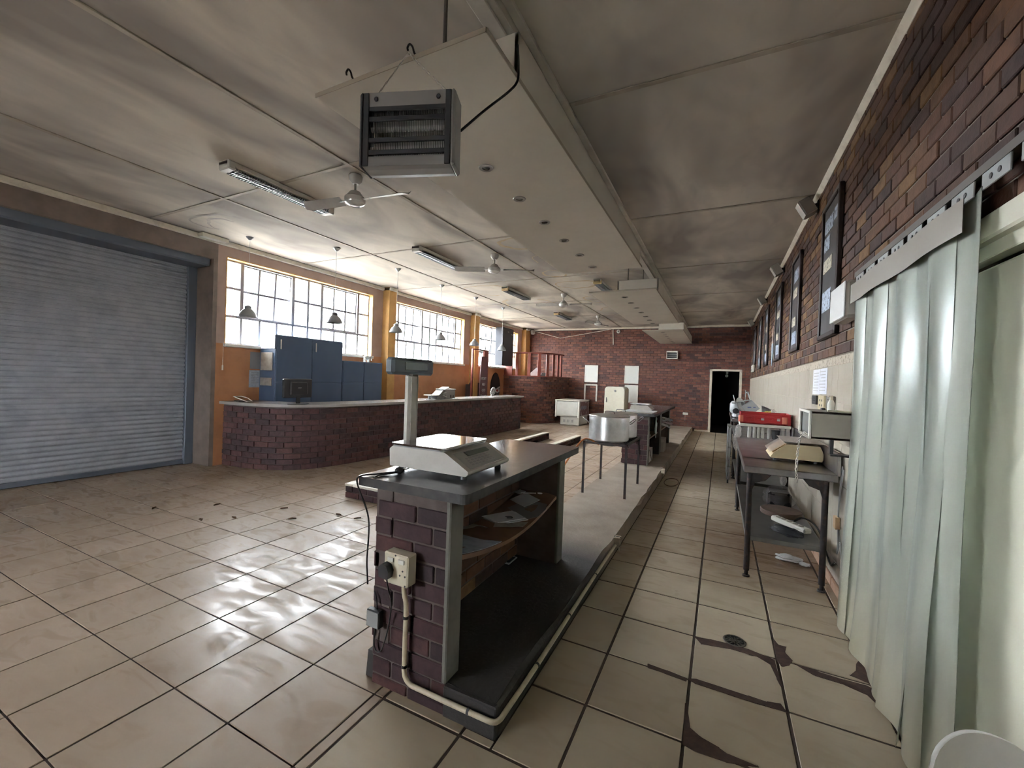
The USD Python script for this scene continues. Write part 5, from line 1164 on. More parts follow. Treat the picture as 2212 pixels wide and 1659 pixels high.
for x, y, nm in ((-5.55, 4.74, 'second of six from the left'), (-5.47, 6.07, 'third of six, left edge of the second window'), (-5.475, 7.46, 'fourth of six, inside the second window'), (-5.48, 8.88, 'fifth of six, before the second pillar'), (-5.50, 10.36, 'last of six, before the dark wall box')):
    copy_of(pd, (x, y, ZC - .008), 'bell-shaped pendant lamp over the long bar, ' + nm)
# ================================================================ long curved bar before the window wall
ctr = smoothpath([(-6.97, 3.90), (-6.73, 3.905), (-6.45, 3.94), (-6.20, 4.00), (-5.98, 4.09), (-5.80, 4.22), (-5.66, 4.42), (-5.56, 4.70), (-5.49, 5.2), (-5.44, 6.0)], 6)
path = np.vstack([ctr, [(-5.44, 7.5), (-5.44, 9.5), (-5.46, 11.66)]])
seg = np.r_[0, np.cumsum(np.linalg.norm(np.diff(path, axis=0), axis=1))]
def pat(pth, sg):
    def P(u): return (np.interp(u, sg, pth[:, 0]), np.interp(u, sg, pth[:, 1]), 0)
    def N(u):
        a, b = np.array(P(max(u - .04, 0))), np.array(P(min(u + .04, sg[-1]))); d = b - a; d /= np.linalg.norm(d); return (d[1], -d[0], 0)
    return P, N
Pb, Nb = pat(path, seg)
bar = thing('bar_counter', 'long brick bar counter with rounded near corner and pale top before the windows', 'counter', (-5.8, 7.6, 0))
inner = LineString(path).buffer(.11, single_sided=True) if False else Polygon(np.vstack([path, (path + np.array([Nb(u)[:2] for u in seg]) * -.12)[::-1]])).buffer(0)
core = Polygon(np.vstack([path - np.array([Nb(u)[:2] for u in seg]) * .006, (path - np.array([Nb(u)[:2] for u in seg]) * .12)[::-1]])).buffer(0)
obj('mortar_core', MB().prism(core, 0, .955), m_mortar_dark, bar)
brick_courses(bar, Pb, Nb, seg[-1], .004, .955, [], B_BAR, 300, seed=41, stick=.008)
brick_courses(bar, lambda u: (-5.46 - u, 11.664, 0), lambda u: (0, 1, 0), .12, .004, .955, [], B_BAR, 20, seed=42)
top = Polygon(np.vstack([path + np.array([Nb(u)[:2] for u in seg]) * .07, [(-5.40, 11.74), (-6.02, 11.74)], (path[6:] - np.array([Nb(u)[:2] for u in seg[6:]]) * .55)[::-1], [(-6.965, 4.3), (-6.965, 3.84)]])).buffer(0)
obj('bar_top', MB().prism(top, .957, 1.0), m_barslab, bar)
obj('end_support', MB().box((-6.0, 11.56, 0), (-5.58, 11.66, .955), .005), m_mortar_dark, bar)

# things on the bar
mo = thing('monitor', 'black flat monitor on an oval foot standing on the rounded end of the bar', 'monitor', (-5.85, 4.5, 1.0))
mx = -5.80; 
obj('screen_case', MB().box((mx - .02, 4.06, 1.10), (mx + .025, 4.55, 1.385), .014), mat('monitor_case', (.03, .032, .036), .3), mo, smooth=30)
obj('top_edge', MB().box((mx - .018, 4.07, 1.385), (mx + .023, 4.54, 1.3885)), m_white, mo)  # bright line of light on the screen top, painted as a white strip
obj('rear_bulge', MB().box((mx + .02, 4.16, 1.14), (mx + .05, 4.45, 1.34), .02), m_black, mo); obj('logo', MB().box((mx + .0505, 4.28, 1.25), (mx + .0515, 4.34, 1.256)).box((mx + .0505, 4.275, 1.237), (mx + .0515, 4.335, 1.241)), m_greyp, mo)
obj('neck', MB().box((mx, 4.28, 1.01), (mx + .03, 4.34, 1.14), .005), m_black, mo); obj('foot', MB().mesh(trimesh.Trimesh(*(lambda t: (np.array(t.vertices) * [.11, .17, 1] + [mx + .02, 4.31, 1.007], t.faces))(trimesh.creation.cylinder(1, .014, 36)), process=False)), m_black, mo)
ty = thing('wire_basket', 'low white-rimmed tray at the far left end of the bar top', 'tray', (-6.7, 4.05, 1.0))
obj('rim', MB().tube([(-6.86, 3.98, 1.075), (-6.70, 3.96, 1.05), (-6.55, 4.0, 1.01), (-6.58, 4.1, 1.01), (-6.72, 4.12, 1.05), (-6.86, 4.10, 1.075)], .008, 7, closed=True), m_white, ty, smooth=True)
obj('bowl', MB().prism(Polygon([(-6.85, 3.985), (-6.70, 3.97), (-6.56, 4.0), (-6.58, 4.09), (-6.72, 4.11), (-6.85, 4.095)]), 1.001, 1.012), m_black, ty)
mc = thing('card_machine', 'grey till printer with keyboard tray standing on the middle of the bar', 'till', (-5.55, 8.0, 1.0))
obj('body', MB().box((-5.64, 7.62, 1.015), (-5.40, 8.0, 1.21), .012), m_greyp, mc); obj('top_cover', MB().box((-5.66, 7.60, 1.21), (-5.39, 8.01, 1.232), .008), m_paper, mc)
obj('roll_flap', MB().obox((-5.52, 7.72, 1.245), (.20, .16, .02), (1, 0, 0), (0, .95, .3), .004), m_white, mc)
obj('sloped_front', MB().prism(Polygon([(7.30, 1.02), (7.62, 1.02), (7.62, 1.20), (7.56, 1.20)]), -5.62, -5.42, ((0, 1, 0), (0, 0, 1), (1, 0, 0))), mat('till_front', (.16, .165, .17), .35), mc)
obj('key_tray', MB().box((-5.64, 7.16, 1.09), (-5.42, 7.42, 1.105), .005), m_white, mc); obj('tray_arm', MB().box((-5.60, 7.26, 1.0), (-5.56, 7.30, 1.09)).box((-5.60, 7.20, 1.0), (-5.46, 7.32, 1.012)), m_greyp, mc)
b = MB()
for k, (a, z) in enumerate([(7.60, 1.15), (7.57, 1.12), (7.55, 1.08), (7.62, 1.06)]): b.box((-5.41, a - .03, z), (-5.398, a + .05, z + .012), .002)
obj('front_trim', b, m_paper, mc, kind='stuff'); obj('side_marks', MB().box((-5.399, 7.80, 1.04), (-5.396, 7.84, 1.10)).box((-5.399, 7.90, 1.04), (-5.396, 7.93, 1.09)), m_ink, mc, kind='stuff')
mt_ = thing('till_mat', 'thin pale sheet on the bar under the till printer', 'mat', (-5.5, 7.7, 1.0)); obj('sheet', MB().box((-5.66, 7.2, 1.0005), (-5.39, 8.12, 1.004)), m_paper, mt_); obj('edge', MB().box((-5.40, 7.95, 1.004), (-5.385, 8.14, 1.012)), m_greyp, mt_)
hd = thing('head_cutout', 'pale round head-shaped cut-out standing on the far part of the bar top', 'cut-out', (-5.75, 10.4, 1.0))
pts = [(10.30, 1.005), (10.42, 1.005), (10.45, 1.03), (10.43, 1.045), (10.50, 1.075), (10.535, 1.14), (10.52, 1.21), (10.46, 1.245), (10.38, 1.24), (10.31, 1.20), (10.285, 1.14), (10.255, 1.12), (10.27, 1.10), (10.265, 1.075), (10.31, 1.06), (10.33, 1.035)]
obj('face', MB().prism(Polygon(pts).buffer(.008), -5.765, -5.745, ((0, 1, 0), (0, 0, 1), (1, 0, 0))), m_paper, hd)
obj('swirl', MB().tube(smoothpath([(-5.742, 10.33, 1.08), (-5.742, 10.42, 1.07), (-5.742, 10.48, 1.13), (-5.742, 10.44, 1.19), (-5.742, 10.37, 1.17), (-5.742, 10.36, 1.13), (-5.742, 10.40, 1.115)]), .006, 6), m_greyp, hd)
obj('stand', MB().box((-5.80, 10.30, 1.0), (-5.71, 10.43, 1.008), .002), m_paper, hd)

# ================================================================ cabinets and wall things behind the bar
m_cab = mat('navy_cabinet', (.065, .105, .175), .4, noise=(3, (.075, .115, .185), .4, .7)); m_cabg = mat('cabinet_gap', (.012, .016, .025), .6)  # cabinet made bluer: haze of the flare put into its colour
cbn = thing('tall_cabinet', 'tall dark blue cabinet with two pale handles standing before the first window', 'cabinet', (-6.7, 5.05, 0))
A0, A1, CT, CB, CX = 4.43, 5.78, 2.095, -6.93, -6.53
obj('carcass', MB().box((CB, A0, .06), (CX, A1, CT), .006).box((CB + .02, A0 + .03, 0), (CX - .04, A1 - .03, .06)), m_cab, cbn)
for nm, y0, y1, z0, z1 in [('upper_door', A0 + .01, 5.10, 1.32, CT - .012), ('upper_door', 5.11, A1 - .01, 1.32, CT - .012), ('lower_door', A0 + .01, 5.10, .08, 1.305), ('lower_door', 5.11, A1 - .01, .08, 1.305)]:
    dd = obj(nm, MB().box((CX, y0, z0), (CX + .018, y1, z1), .003), m_cab, cbn)
    if nm == 'upper_door': obj('handle', MB().box((CX + .018, y0 + .06, 1.86), (CX + .036, y0 + .075, 2.02), .004), m_white, dd)
for (x0, x1, z0, z1, nm, m) in [(CB + .03, CX + .0, 1.86, 2.085, 'plastic_roll', m_film), (CB + .04, CX - .06, 1.50, 1.80, 'pinned_note', m_kraft), (CB + .04, CX - .07, 1.25, 1.38, 'pinned_note', m_kraft)]:
    obj(nm, MB().box((x0, A0 - .012, z0), (x1, A0 - .0005, z1), .003), m_paperblue if nm == 'plastic_roll' else m, cbn)
lb_ = thing('low_cabinet', 'lower dark blue cabinet with tile-like doors right of the tall cabinet', 'cabinet', (-6.7, 6.4, 0))
B0, B1, BT = 5.80, 6.86, 1.745
obj('carcass', MB().box((CB, B0, .06), (CX, B1, BT), .006).box((CB + .02, B0 + .03, 0), (CX - .04, B1 - .03, .06)), m_cab, lb_)
for j in range(2):
    for k in range(4): obj('door_panel', MB().box((CX, B0 + .012 + j * .525, .10 + k * .41), (CX + .014, B0 + .525 + j * .515, .50 + k * .41), .003), m_cab, lb_)
el = thing('white_figurine', 'small white four-legged animal figurine on the low dark cabinet', 'figurine', (-6.68, 6.55, BT))
b = MB().ball((-6.68, 6.55, BT + .10), .05, 2, (.9, 1.5, 1)).ball((-6.68, 6.64, BT + .115), .035, 2).tube(smoothpath([(-6.68, 6.67, BT + .11), (-6.68, 6.69, BT + .08), (-6.68, 6.69, BT + .04)]), [.014] * 8 + [.012] * 9, 8)
obj('body', b, m_white, el, smooth=True)
for y in (6.50, 6.60):
    for x in (-6.70, -6.66): obj('leg', MB().cyl((x, y, BT), (x, y, BT + .08), .014, 10), m_white, el)
obj('ear', MB().ball((-6.64, 6.63, BT + .12), .022, 1, (.3, 1, 1)).ball((-6.72, 6.63, BT + .12), .022, 1, (.3, 1, 1)), m_white, el, kind='stuff')
def wallsheet(y0, y1, z0, z1, label, m):
    t = thing('wall_notice', label, 'notice', (XL + .01, (y0 + y1) / 2, z0))
    obj('sheet', MB().box((XL + .001, y0, z0), (XL + .005, y1, z1)), m, t)
    b = MB()
    for k in range(8): b.box((XL + .005, y0 + .03, z1 - .04 - k * (z1 - z0 - .07) / 8), (XL + .0056, y1 - .03 - .03 * (k % 3), z1 - .034 - k * (z1 - z0 - .07) / 8))
    obj('text_lines', b, m_greyp, t, kind='stuff')
wallsheet(4.29, 4.47, 1.52, 1.80, 'grey notice sheet on the orange wall left of the tall cabinet, upper of two', m_greyp)
wallsheet(4.28, 4.47, 1.21, 1.495, 'pale notice sheet on the orange wall left of the tall cabinet, lower of two', m_paperblue)
sw = thing('pull_cord', 'thin pale cord hanging from the left end of the first window sill', 'cord', (XL + .01, 3.86, 1.9)); obj('cord', MB().cyl((XL + .012, 3.86, 1.55), (XL + .012, 3.86, 1.92), .003, 6), m_white, sw); obj('toggle', MB().cyl((XL + .012, 3.86, 1.48), (XL + .012, 3.86, 1.56), .012, 10), m_white, sw)
dc = thing('ceiling_box', 'long pale box fixed to the ceiling above the shutter corner', 'box', (-6.9, 3.7, 3.4)); obj('box', MB().box((-6.92, 3.45, 3.425), (-6.80, 3.82, 3.478), .006), m_cornice, dc); obj('lid', MB().box((-6.915, 3.46, 3.4215), (-6.805, 3.81, 3.4255), .002), m_white, dc)

# red timber, text plank, oval board and dark box at the far end
m_redw = mat('red_timber', (.26, .065, .045), .5, noise=(6, (.19, .045, .035), .4, .7)); m_plum = mat('plum_plank', (.13, .055, .06), .55, noise=(5, (.10, .045, .05), .4, .7))
pk = thing('text_plank', 'tall plum wooden plank with pale lettering leaning behind the far part of the bar', 'sign', (-6.4, 10.98, 0))
obj('plank', MB().prism(Polygon([(10.76, 0), (11.20, 0), (11.19, 1.6), (11.13, 2.15), (10.83, 2.15), (10.77, 1.6)]), -6.43, -6.40, ((0, 1, 0), (0, 0, 1), (1, 0, 0))), m_plum, pk)
for k, (t_, z, h) in enumerate([('DOLT', 1.46, .075), ('HLF', 1.28, .075), ('OTS', 1.10, .075), ('Brown', .93, .085)]): obj('lettering', MB().text(t_, h, (-6.399, 10.98, z), (0, 1, 0), (0, 0, 1), .002, True, True), m_paper, pk)
obj('divider_line', MB().box((-6.3995, 10.90, 1.05), (-6.398, 11.06, 1.056)), m_paper, pk)
fr_ = thing('red_frame', 'red timber rail and posts standing in front of the third window', 'frame', (-6.55, 11.2, 0))
obj('rail', MB().box((-6.62, 10.66, 2.335), (-6.58, 11.56, 2.375), .004), m_redw, fr_); obj('post', MB().box((-6.64, 11.28, 0), (-6.58, 11.54, 2.36), .006), m_redw, fr_); obj('post', MB().box((-6.64, 10.60, 0), (-6.58, 10.66, 2.37), .006), m_redw, fr_)
wd = thing('wood_backboard', 'dark stained boards behind the lettered plank under the third window', 'board', (-6.8, 11.2, 0))
for k in range(5): obj('plank', MB().box((-6.90, 10.75 + k * .20, .02), (-6.875, 10.945 + k * .20, 1.30 + .05 * (k % 2)), .004), mat('dark_stained_%d' % k, (.07 + .006 * k, .045, .05), .6), wd)
ov = thing('oval_board', 'black oval board with a red and white emblem on the wall beyond the bar', 'sign', (XL + .02, 13.0, 1.2))
t_ = np.linspace(0, 2 * math.pi, 40, endpoint=False); yo = 12.72
obj('board', MB().prism(Polygon(np.stack([yo + .33 * np.cos(t_) * (1 + .12 * np.sin(t_) * -1), 1.24 + .46 * np.sin(t_)], 1)), XL + .004, XL + .03, ((0, 1, 0), (0, 0, 1), (1, 0, 0))), m_black, ov)
sw_ = [(yo - .02, 1.10), (yo + .10, 1.18), (yo + .30, 1.24), (yo + .31, 1.18), (yo + .16, 1.12), (yo + .30, 1.14), (yo + .28, 1.04), (yo + .12, 1.00), (yo + .02, 1.05)]
obj('emblem_swoosh', MB().prism(Polygon(sw_).buffer(0), XL + .03, XL + .034, ((0, 1, 0), (0, 0, 1), (1, 0, 0))), m_paper, ov); obj('emblem_mark', MB().ball((XL + .034, yo + .12, 1.09), .05, 2, (.15, 1.4, .8)), m_red, ov, smooth=True)
obj('emblem_band', MB().box((XL + .03, yo + .04, .94), (XL + .033, yo + .26, .975)).box((XL + .03, yo + .08, .89), (XL + .033, yo + .24, .91)), m_greyp, ov, kind='stuff')
db = thing('wall_loudspeaker', 'big dark loudspeaker box mounted high over the end of the third window', 'speaker', (-6.75, 13.0, 2.6))
obj('cabinet', MB().box((-6.95, 12.62, 1.97), (-6.66, 13.42, 3.26), .012), mat('speaker_cloth', (.045, .05, .06), .8), db)
obj('front_cloth', MB().box((-6.662, 12.66, 2.01), (-6.652, 13.38, 3.22), .003), mat('speaker_front', (.055, .06, .07), .9, bump=(200, .4)), db)
for a, z in ((12.95, 3.12), (13.22, 3.05)): obj('highlight_badge', MB().box((-6.652, a, z), (-6.648, a + .09, z + .02)), m_paper, db)  # two short pale bars on the cloth front

# ================================================================ round brick booth with red balustrade in the far left corner
tw = thing('brick_booth', 'curved brick booth wall with red timber balustrade in the far left corner', 'booth', (-6.0, 14, 0))
tpath = np.vstack([[(-6.95, 13.33), (-6.5, 13.32)], smoothpath([(-6.2, 13.32), (-5.85, 13.40), (-5.52, 13.60), (-5.28, 13.95), (-5.16, 14.4), (-5.12, 15.12)], 8)])
tseg = np.r_[0, np.cumsum(np.linalg.norm(np.diff(tpath, axis=0), axis=1))]
Pt, Nt = pat(tpath, tseg); TZ = 1.615
NN = np.array([Nt(u)[:2] for u in tseg])
obj('mortar_core', MB().prism(Polygon(np.vstack([tpath - NN * .006, (tpath - NN * .13)[::-1]])).buffer(0), 0, TZ), m_mortar_dark, tw)
brick_courses(tw, Pt, Nt, tseg[-1], .004, TZ - .01, [], B_END, 200, seed=51, stick=.008)
obj('coping', MB().prism(Polygon(np.vstack([tpath + NN * .03, (tpath - NN * .16)[::-1]])).buffer(0), TZ, TZ + .03), m_redw, tw)
rail_u = np.linspace(.05, tseg[-1] - .45, 30)
q = np.array([Pt(u) for u in rail_u]); q[:, 2] = 2.44; q[:, :2] -= np.array([Nt(u)[:2] for u in rail_u]) * .06
obj('handrail', MB().tube(q, .030, 8), m_redw, tw, smooth=True)
for k, u in enumerate([.10, .48, .95, 1.33, 1.66, 1.95, 2.22, 2.46]):
    if u > tseg[-1] - .3: break
    p = np.array(Pt(u)) - np.array(Nt(u)) * .06; N_ = np.array(Nt(u)); T_ = np.array([-N_[1], N_[0], 0])
    wdt = .11 if k > 1 else (.40 if k == 0 else .10)
    obj('baluster', MB().obox(p + [0, 0, (TZ + .03 + 2.42) / 2], (wdt, .035, 2.42 - TZ - .03), T_, N_, .005), m_redw, tw)
le = thing('leaning_panel', 'pale board leaning inside the booth behind the red balusters', 'board', (-5.6, 14.1, 1.65))
obj('booth_floor', MB().prism(Polygon(np.vstack([tpath - NN * .13, [(-6.95, 15.13)]])).buffer(0), 1.52, 1.56), m_wood, tw)
obj('board', MB().obox((-5.92, 13.80, 1.72), (.36, .02, .30), (.75, .1, .66), (-.13, .99, 0), .004), m_paper, le); obj('dark_case', MB().box((-5.78, 13.85, 1.561), (-5.50, 14.05, 1.76), .02), m_black, le)

# ================================================================ end wall things
m_brd = mat('whiteboard', (.62, .62, .58), .4)
def wpanel(x0, x1, z0, z1, label, hollow=False):
    t = thing('wall_panel', label, 'panel', ((x0 + x1) / 2, YE - .02, z0)); y0, y1 = YE - .035, YE - .008; w = .035 if not hollow else .055
    for nm, lo, hi in [('frame_side', (x0, y0, z0), (x0 + w, y1, z1)), ('frame_side', (x1 - w, y0, z0), (x1, y1, z1)), ('frame_rail', (x0, y0, z1 - w), (x1, y1, z1))] + ([] if hollow else [('frame_rail', (x0, y0, z0), (x1, y1, z0 + w))]):
        obj(nm, MB().box(lo, hi, .004), m_white, t)
    if not hollow: obj('board', MB().box((x0 + .01, y0 + .008, z0 + .01), (x1 - .01, y1, z1 - .01)), m_brd, t)
wpanel(-4.515, -4.02, 1.49, 2.12, 'white framed wall panel, upper left of four on the brick end wall')
wpanel(-4.515, -4.02, .80, 1.425, 'empty white frame below the left wall panel, behind the chest freezer', True)
wpanel(-3.065, -2.575, 1.49, 2.125, 'white framed wall panel, upper right of four on the brick end wall')
wpanel(-3.045, -2.575, .82, 1.445, 'white wall panel below the upper right one, behind the old fridge')
ik = thing('wall_insect_killer', 'small white insect killer with dark grille on the brick end wall', 'insect killer', (-1.49, YE - .06, 2.35))
x0, x1, z0, z1 = -1.675, -1.32, 2.37, 2.64; y0 = YE - .14
obj('housing', MB().box((x0, y0, z1 - .05), (x1, YE - .01, z1), .01).box((x0, y0, z0), (x1, YE - .01, z0 + .035), .01).box((x0, y0, z0), (x0 + .025, YE - .01, z1), .006).box((x1 - .025, y0, z0), (x1, YE - .01, z1), .006), m_white, ik)
obj('dark_back', MB().box((x0 + .02, YE - .05, z0 + .03), (x1 - .02, YE - .012, z1 - .04)), m_ink, ik)
for z in (.09, .155): obj('tube', MB().cyl((x0 + .03, y0 + .05, z0 + z), (x1 - .03, y0 + .05, z0 + z), .014, 10), m_greyp, ik)
ws = thing('wall_outlet', 'white outlet box low on the end wall right of the far counter', 'socket', (-1.01, YE - .03, .5)); obj('box', MB().box((-1.10, YE - .06, .515), (-.925, YE - .008, .60), .012), m_white, ws, smooth=30); obj('cord', MB().cyl((-1.02, YE - .02, .32), (-1.02, YE - .02, .515), .006, 6), m_kraft, ws)
wc = thing('wall_conduit', 'thin pale conduit drooping across the top of the brick end wall', 'conduit', (-5, YE - .03, 3.3))
obj('conduit', MB().tube([(-6.60, YE - .03, 3.41), (-5.52, YE - .03, 3.125), (-3.55, YE - .03, 3.43)], .012, 8), m_cornice, wc); obj('drop', MB().tube([(-3.53, YE - .03, 3.43), (-3.50, YE - .03, 2.86)], .018, 8), m_cornice, wc)
cs = thing('corner_speaker', 'small pale speaker in the top left corner of the end wall', 'speaker', (-6.66, YE - .09, 3.36)); obj('case', MB().obox((-6.62, YE - .14, 3.36), (.12, .13, .17), (.9, -.3, .3), (.3, .9, 0), .01), m_spk, cs); obj('bracket', MB().box((-6.64, YE - .10, 3.36), (-6.60, YE - .009, 3.40)), m_blackmetal, cs)
al = thing('alarm_siren', 'small round white siren high on the end wall by the conduit drop', 'siren', (-3.34, YE - .03, 3.33)); obj('dome', MB().lathe([(0, 0), (.07, 0), (.065, .03), (.03, .055), (0, .06)], (-3.335, YE - .009, 3.34), 20, axis=(0, -1, 0)), m_white, al, smooth=40); obj('sounder', MB().lathe([(0, 0), (.022, 0), (0, .008)], (-3.335, YE - .069, 3.34), 12, axis=(0, -1, 0)), m_ink, al)
lp = thing('bare_bulb', 'pale lamp fitting hanging inside the dark doorway of the end wall', 'lamp', (.15, YE + .8, 1.95)); obj('fitting', MB().cyl((.18, YE + .6, 1.92), (.18, YE + .6, 2.2), .035, 12), m_paper, lp); obj('bulb', MB().ball((.17, YE + .6, 1.86), .05, 2), m_paper, lp, smooth=True); obj('drop_rod', MB().cyl((.18, YE + .6, 2.2), (.18, YE + .6, 2.58), .008, 8), m_greyp, lp)

# chest freezer
fz = thing('chest_freezer', 'white chest freezer with printed side standing by the brick booth', 'freezer', (-4.5, 14.1, 0))
m_fz = mat('freezer_white', (.58, .58, .53), .4, noise=(3, (.50, .50, .45), .45, .7)); F0, F1, FY0, FY1 = -5.06, -4.20, 13.60, 14.75
obj('body', MB().box((F0 + .01, FY0 + .02, .30), (F1 - .005, FY1, .82), .015), m_fz, fz); obj('base', MB().box((F0 + .16, FY0 + .10, .01), (F1 - .03, FY1 - .05, .30), .01), m_fz, fz)
obj('front_panel', MB().box((F0 + .06, FY0, .33), (F1 - .07, FY0 + .02, .80), .004), m_fz, fz)
for x in (F0, F1 - .06): obj('corner_post', MB().box((x, FY0 - .012, .27), (x + .06, FY0 + .03, .83), .008), m_white, fz)
obj('lid', MB().box((F0 - .01, FY0 - .02, .825), (F1 + .01, FY1 + .01, .865), .010), m_white, fz)
b = MB()
for k in range(3):
    for j in range(4): b.box((F0 + .27 + k * .14 + j * .022, FY0 + .096, .10), (F0 + .28 + k * .14 + j * .022, FY0 + .101, .19))
obj('vent_slots', b, m_greyp, fz, kind='stuff')
obj('side_print', MB().box((F1 - .006, FY0 + .10, .34), (F1 - .003, FY1 - .06, .80)), mat('printed_side', (.16, .075, .08), .45, noise=(7, (.42, .38, .38), .55, .62)), fz); obj('print_band', MB().box((F1 - .003, FY0 + .2, .55), (F1 - .001, FY1 - .3, .66)), mat('print_blue', (.16, .17, .24), .45, noise=(14, (.3, .3, .34), .5, .6)), fz)

# old rounded fridge
rf = thing('old_fridge', 'cream rounded vintage fridge standing before the end wall', 'fridge', (-3.0, 13.8, 0))
m_fr = mat('fridge_enamel', (.60, .57, .47), .3, noise=(3, (.53, .50, .40), .45, .7))
G0, G1, GY, GZ = -3.40, -2.74, 13.70, 1.375
rp = sbox(G0 + .11, .10, G1 - .11, GZ - .11).buffer(.11, 8).union(sbox(G0, .10, G1, .4))
obj('body', MB().prism(rp, -GY - .62, -GY - .03, fr_xz), m_fr, rf, smooth=40)
dp = sbox(G0 + .12, .16, G1 - .12, GZ - .12).buffer(.11, 8).union(sbox(G0 + .01, .14, G1 - .01, .4))
dr_ = obj('door', MB().prism(dp, -GY - .03, -GY + .025, fr_xz), m_fr, rf, smooth=40)
obj('handle', MB().box((G0 + .06, GY - .06, .86), (G0 + .085, GY - .025, 1.02), .008), m_greyp, dr_); obj('badge', MB().lathe([(0, 0), (.035, 0), (.03, .008), (0, .01)], ((G0 + G1) / 2 + .02, GY - .025, 1.24), 18, axis=(0, -1, 0)), m_greyp, dr_)
for x in (G0 + .06, G1 - .06): obj('foot', MB().cyl((x, GY + .1, 0), (x, GY + .1, .11), .02, 10).cyl((x, GY + .5, 0), (x, GY + .5, .11), .02, 10), m_black, rf, kind='stuff')

# things on and in the far counter
s3 = thing('small_scale', 'pale bench scale covered in plastic on the near end of the far counter', 'scale', (-1.3, 8.0, 1.0))
obj('housing', MB().prism(Polygon([(-1.50, 1.012), (-1.13, 1.012), (-1.10, 1.03), (-1.18, 1.10), (-1.48, 1.10)]), -8.35, -7.98, fr_xz), m_scale, s3); obj('platter', MB().box((-1.50, 7.96, 1.115), (-1.16, 8.37, 1.125), .003), m_paper, s3); obj('platter_stem', MB().box((-1.40, 8.1, 1.095), (-1.25, 8.25, 1.116)), m_black, s3)
for x in (-1.46, -1.16):
    for y in (8.01, 8.32): obj('foot', MB().cyl((x, y, 1.0005), (x, y, 1.014), .012, 8), m_black, s3)
ps = thing('paper_stack', 'flat pale cardboard sheets lying on the near corner of the far counter', 'cardboard', (-1.25, 7.6, 1.0))
for k in range(3): obj('sheet', MB().box((-1.54 + .03 * k, 7.32 + .02 * k, 1.0005 + k * .010), (-1.0 + .01 * k, 7.86 - .03 * k, 1.009 + k * .010), .001), m_paper if k else m_kraft, ps)
tb = thing('plastic_crate', 'grey-white plastic tub of papers on the plinth inside the far counter', 'tub', (-1.2, 7.75, .135))
obj('tub', MB().box((-1.32, 7.50, .136), (-1.06, 7.512, .36)).box((-1.32, 7.95, .136), (-1.06, 7.962, .36)).box((-1.32, 7.50, .136), (-1.308, 7.962, .36)).box((-1.072, 7.50, .136), (-1.06, 7.962, .36)).box((-1.32, 7.50, .136), (-1.06, 7.962, .146)), mat('tub_plastic', (.50, .47, .44), .5), tb)
obj('papers', crumple((-1.19, 7.73, .35), (.12, .2, .07), 41, .4), mat('pinkish_paper', (.50, .42, .40), .8), tb, smooth=True); obj('strap', MB().tube(smoothpath([(-1.055, 7.58, .36), (-1.05, 7.68, .24), (-1.05, 7.8, .16)]), .005, 6), m_rubber, tb)
gb = thing('hanging_bag', 'pale green plastic bag hanging at the divider of the far counter', 'bag', (-1.06, 8.4, .6)); obj('bag', crumple((-1.07, 8.35, .66), (.02, .07, .17), 43, .4), mat('pale_green_film', (.38, .50, .50), .4), gb, smooth=True); obj('bag_tie', crumple((-1.07, 8.38, .84), (.015, .025, .03), 44), mat('green_tie', (.38, .50, .50), .4), gb)
wb_ = thing('white_bundle', 'white cloth bundle on the shelf of the far counter', 'bundle', (-1.15, 7.7, .6)); obj('cloth', crumple((-1.15, 7.62, .66), (.07, .10, .085), 45, .35), m_paper, wb_, smooth=True); obj('cloth_tail', crumple((-1.09, 7.66, .60), (.03, .05, .03), 46, .35), m_paper, wb_, smooth=True)
nb = thing('newspaper_pile', 'untidy pile of printed papers spilling from the far half of the far counter', 'newspapers', (-1.1, 9.5, .6))
rr = random.Random(3)
for k in range(9):
    a = rr.uniform(-.5, .5); obj('newspaper', MB().obox((-1.10 + rr.uniform(-.05, .05), 9.30 + k * .10, .62 + rr.uniform(.0, .14)), (.30, .22, .012), (math.cos(a), .2, math.sin(a)), (-.2, math.cos(a), .1), .002), (m_paper, m_kraft, m_paperblue, mat('pink_print_%d' % k, (.40, .30, .32), .8))[k % 4], nb)
gl = thing('glass_tank', 'clear plastic bin beside the divider on the plinth under the far counter', 'bin', (-1.1, 9.15, .135))
obj('bin', MB().box((-1.18, 8.95, .136), (-.98, 8.957, .40)).box((-1.18, 9.33, .136), (-.98, 9.337, .40)).box((-1.18, 8.95, .136), (-1.173, 9.337, .40)).box((-.987, 8.95, .136), (-.98, 9.337, .40)), m_film, gl); obj('pages', MB().box((-1.16, 8.98, .14), (-1.0, 9.30, .33), .004), mat('green_pages', (.36, .40, .36), .7), gl)

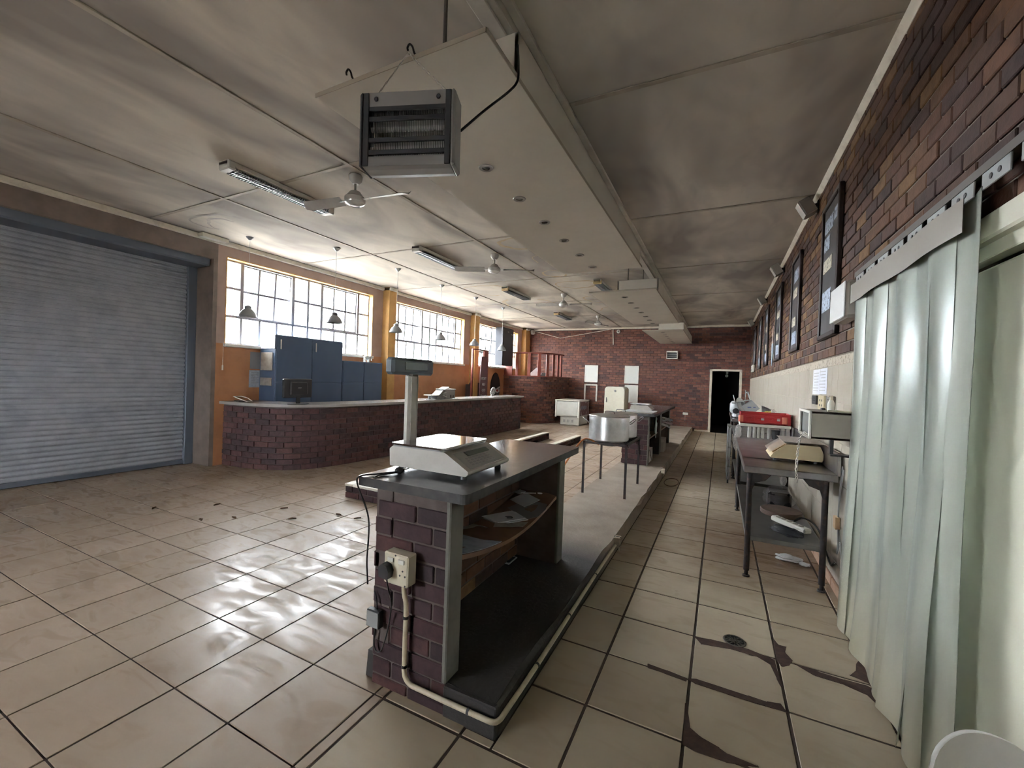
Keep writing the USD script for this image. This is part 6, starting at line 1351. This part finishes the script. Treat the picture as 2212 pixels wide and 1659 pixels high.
# little dry leaves on the tiles of the hall
r = random.Random(12); lf = None
m_leaf = mat('dry_leaf', (.10, .05, .02), .8)
for k, (x, y) in enumerate([(-4.33, 2.55), (-4.53, 2.35), (-3.83, 2.83), (-4.2, 3.0), (-3.30, 3.18), (-3.55, 3.16), (-5.3, 2.3), (-4.9, 2.7)]):
    nm = ['dry brown leaf scrap on the hall tiles, ' + w for w in ('left of the pair before the bar', 'nearest of the pair before the bar', 'right of the pair', 'behind the group', 'closest to the kerb', 'second from the kerb', 'leftmost near the shutter', 'between the shutter and the bar')][k]
    if lf is None:
        lf = thing('dry_leaf', nm, 'leaf', (x, y, .001), group='dry leaf scraps on the hall tiles')
        obj('blade', MB().grid(np.array([[(a, b_ * (1 - abs(a) / .04), .004 + .012 * abs(b_) / .02) for b_ in (-.018, 0, .018)] for a in (-.036, -.018, 0, .018, .036)]), (0, 0, -.001)), m_leaf, lf, local=True)
        obj('stalk', MB().cyl((.036, 0, .004), (.055, .006, .002), .0015, 5), m_leaf, lf, local=True)
    else: copy_of(lf, (x, y, .001), nm, r.uniform(0, 6))

# pale buildings beyond the windows
m_far = mat('far_facade', (.42, .44, .46), .8)
def block(c, w, d, h, label):
    t = thing('far_building', label, 'building', (c[0], c[1], -.13))
    obj('walls', MB().box((c[0] - w / 2, c[1] - d / 2, -.2), (c[0] + w / 2, c[1] + d / 2, h)), m_far, t); obj('roof', MB().box((c[0] - w / 2 - .2, c[1] - d / 2 - .2, h), (c[0] + w / 2 + .2, c[1] + d / 2 + .2, h + .3)), m_far, t)
    for f in range(int(h / 3)): obj('window_band', MB().box((c[0] - w / 2 - .05, c[1] - d / 2 - .05, 1 + f * 3), (c[0] + w / 2 + .05, c[1] + d / 2 + .05, 2.4 + f * 3)), mat('far_glass_%d_%d' % (int(-c[0]), f), (.10, .16, .22), .2), t)
block((-85, 95.5), 3.2, 3.2, 10.3, 'pale narrow tower block seen through the left of the second window')
block((-85, 121), 4, 4, 9.6, 'pale tower block seen through the right of the second window')
block((-85, 77), 5, 4, 8.2, 'pale low block seen through the right of the first window')
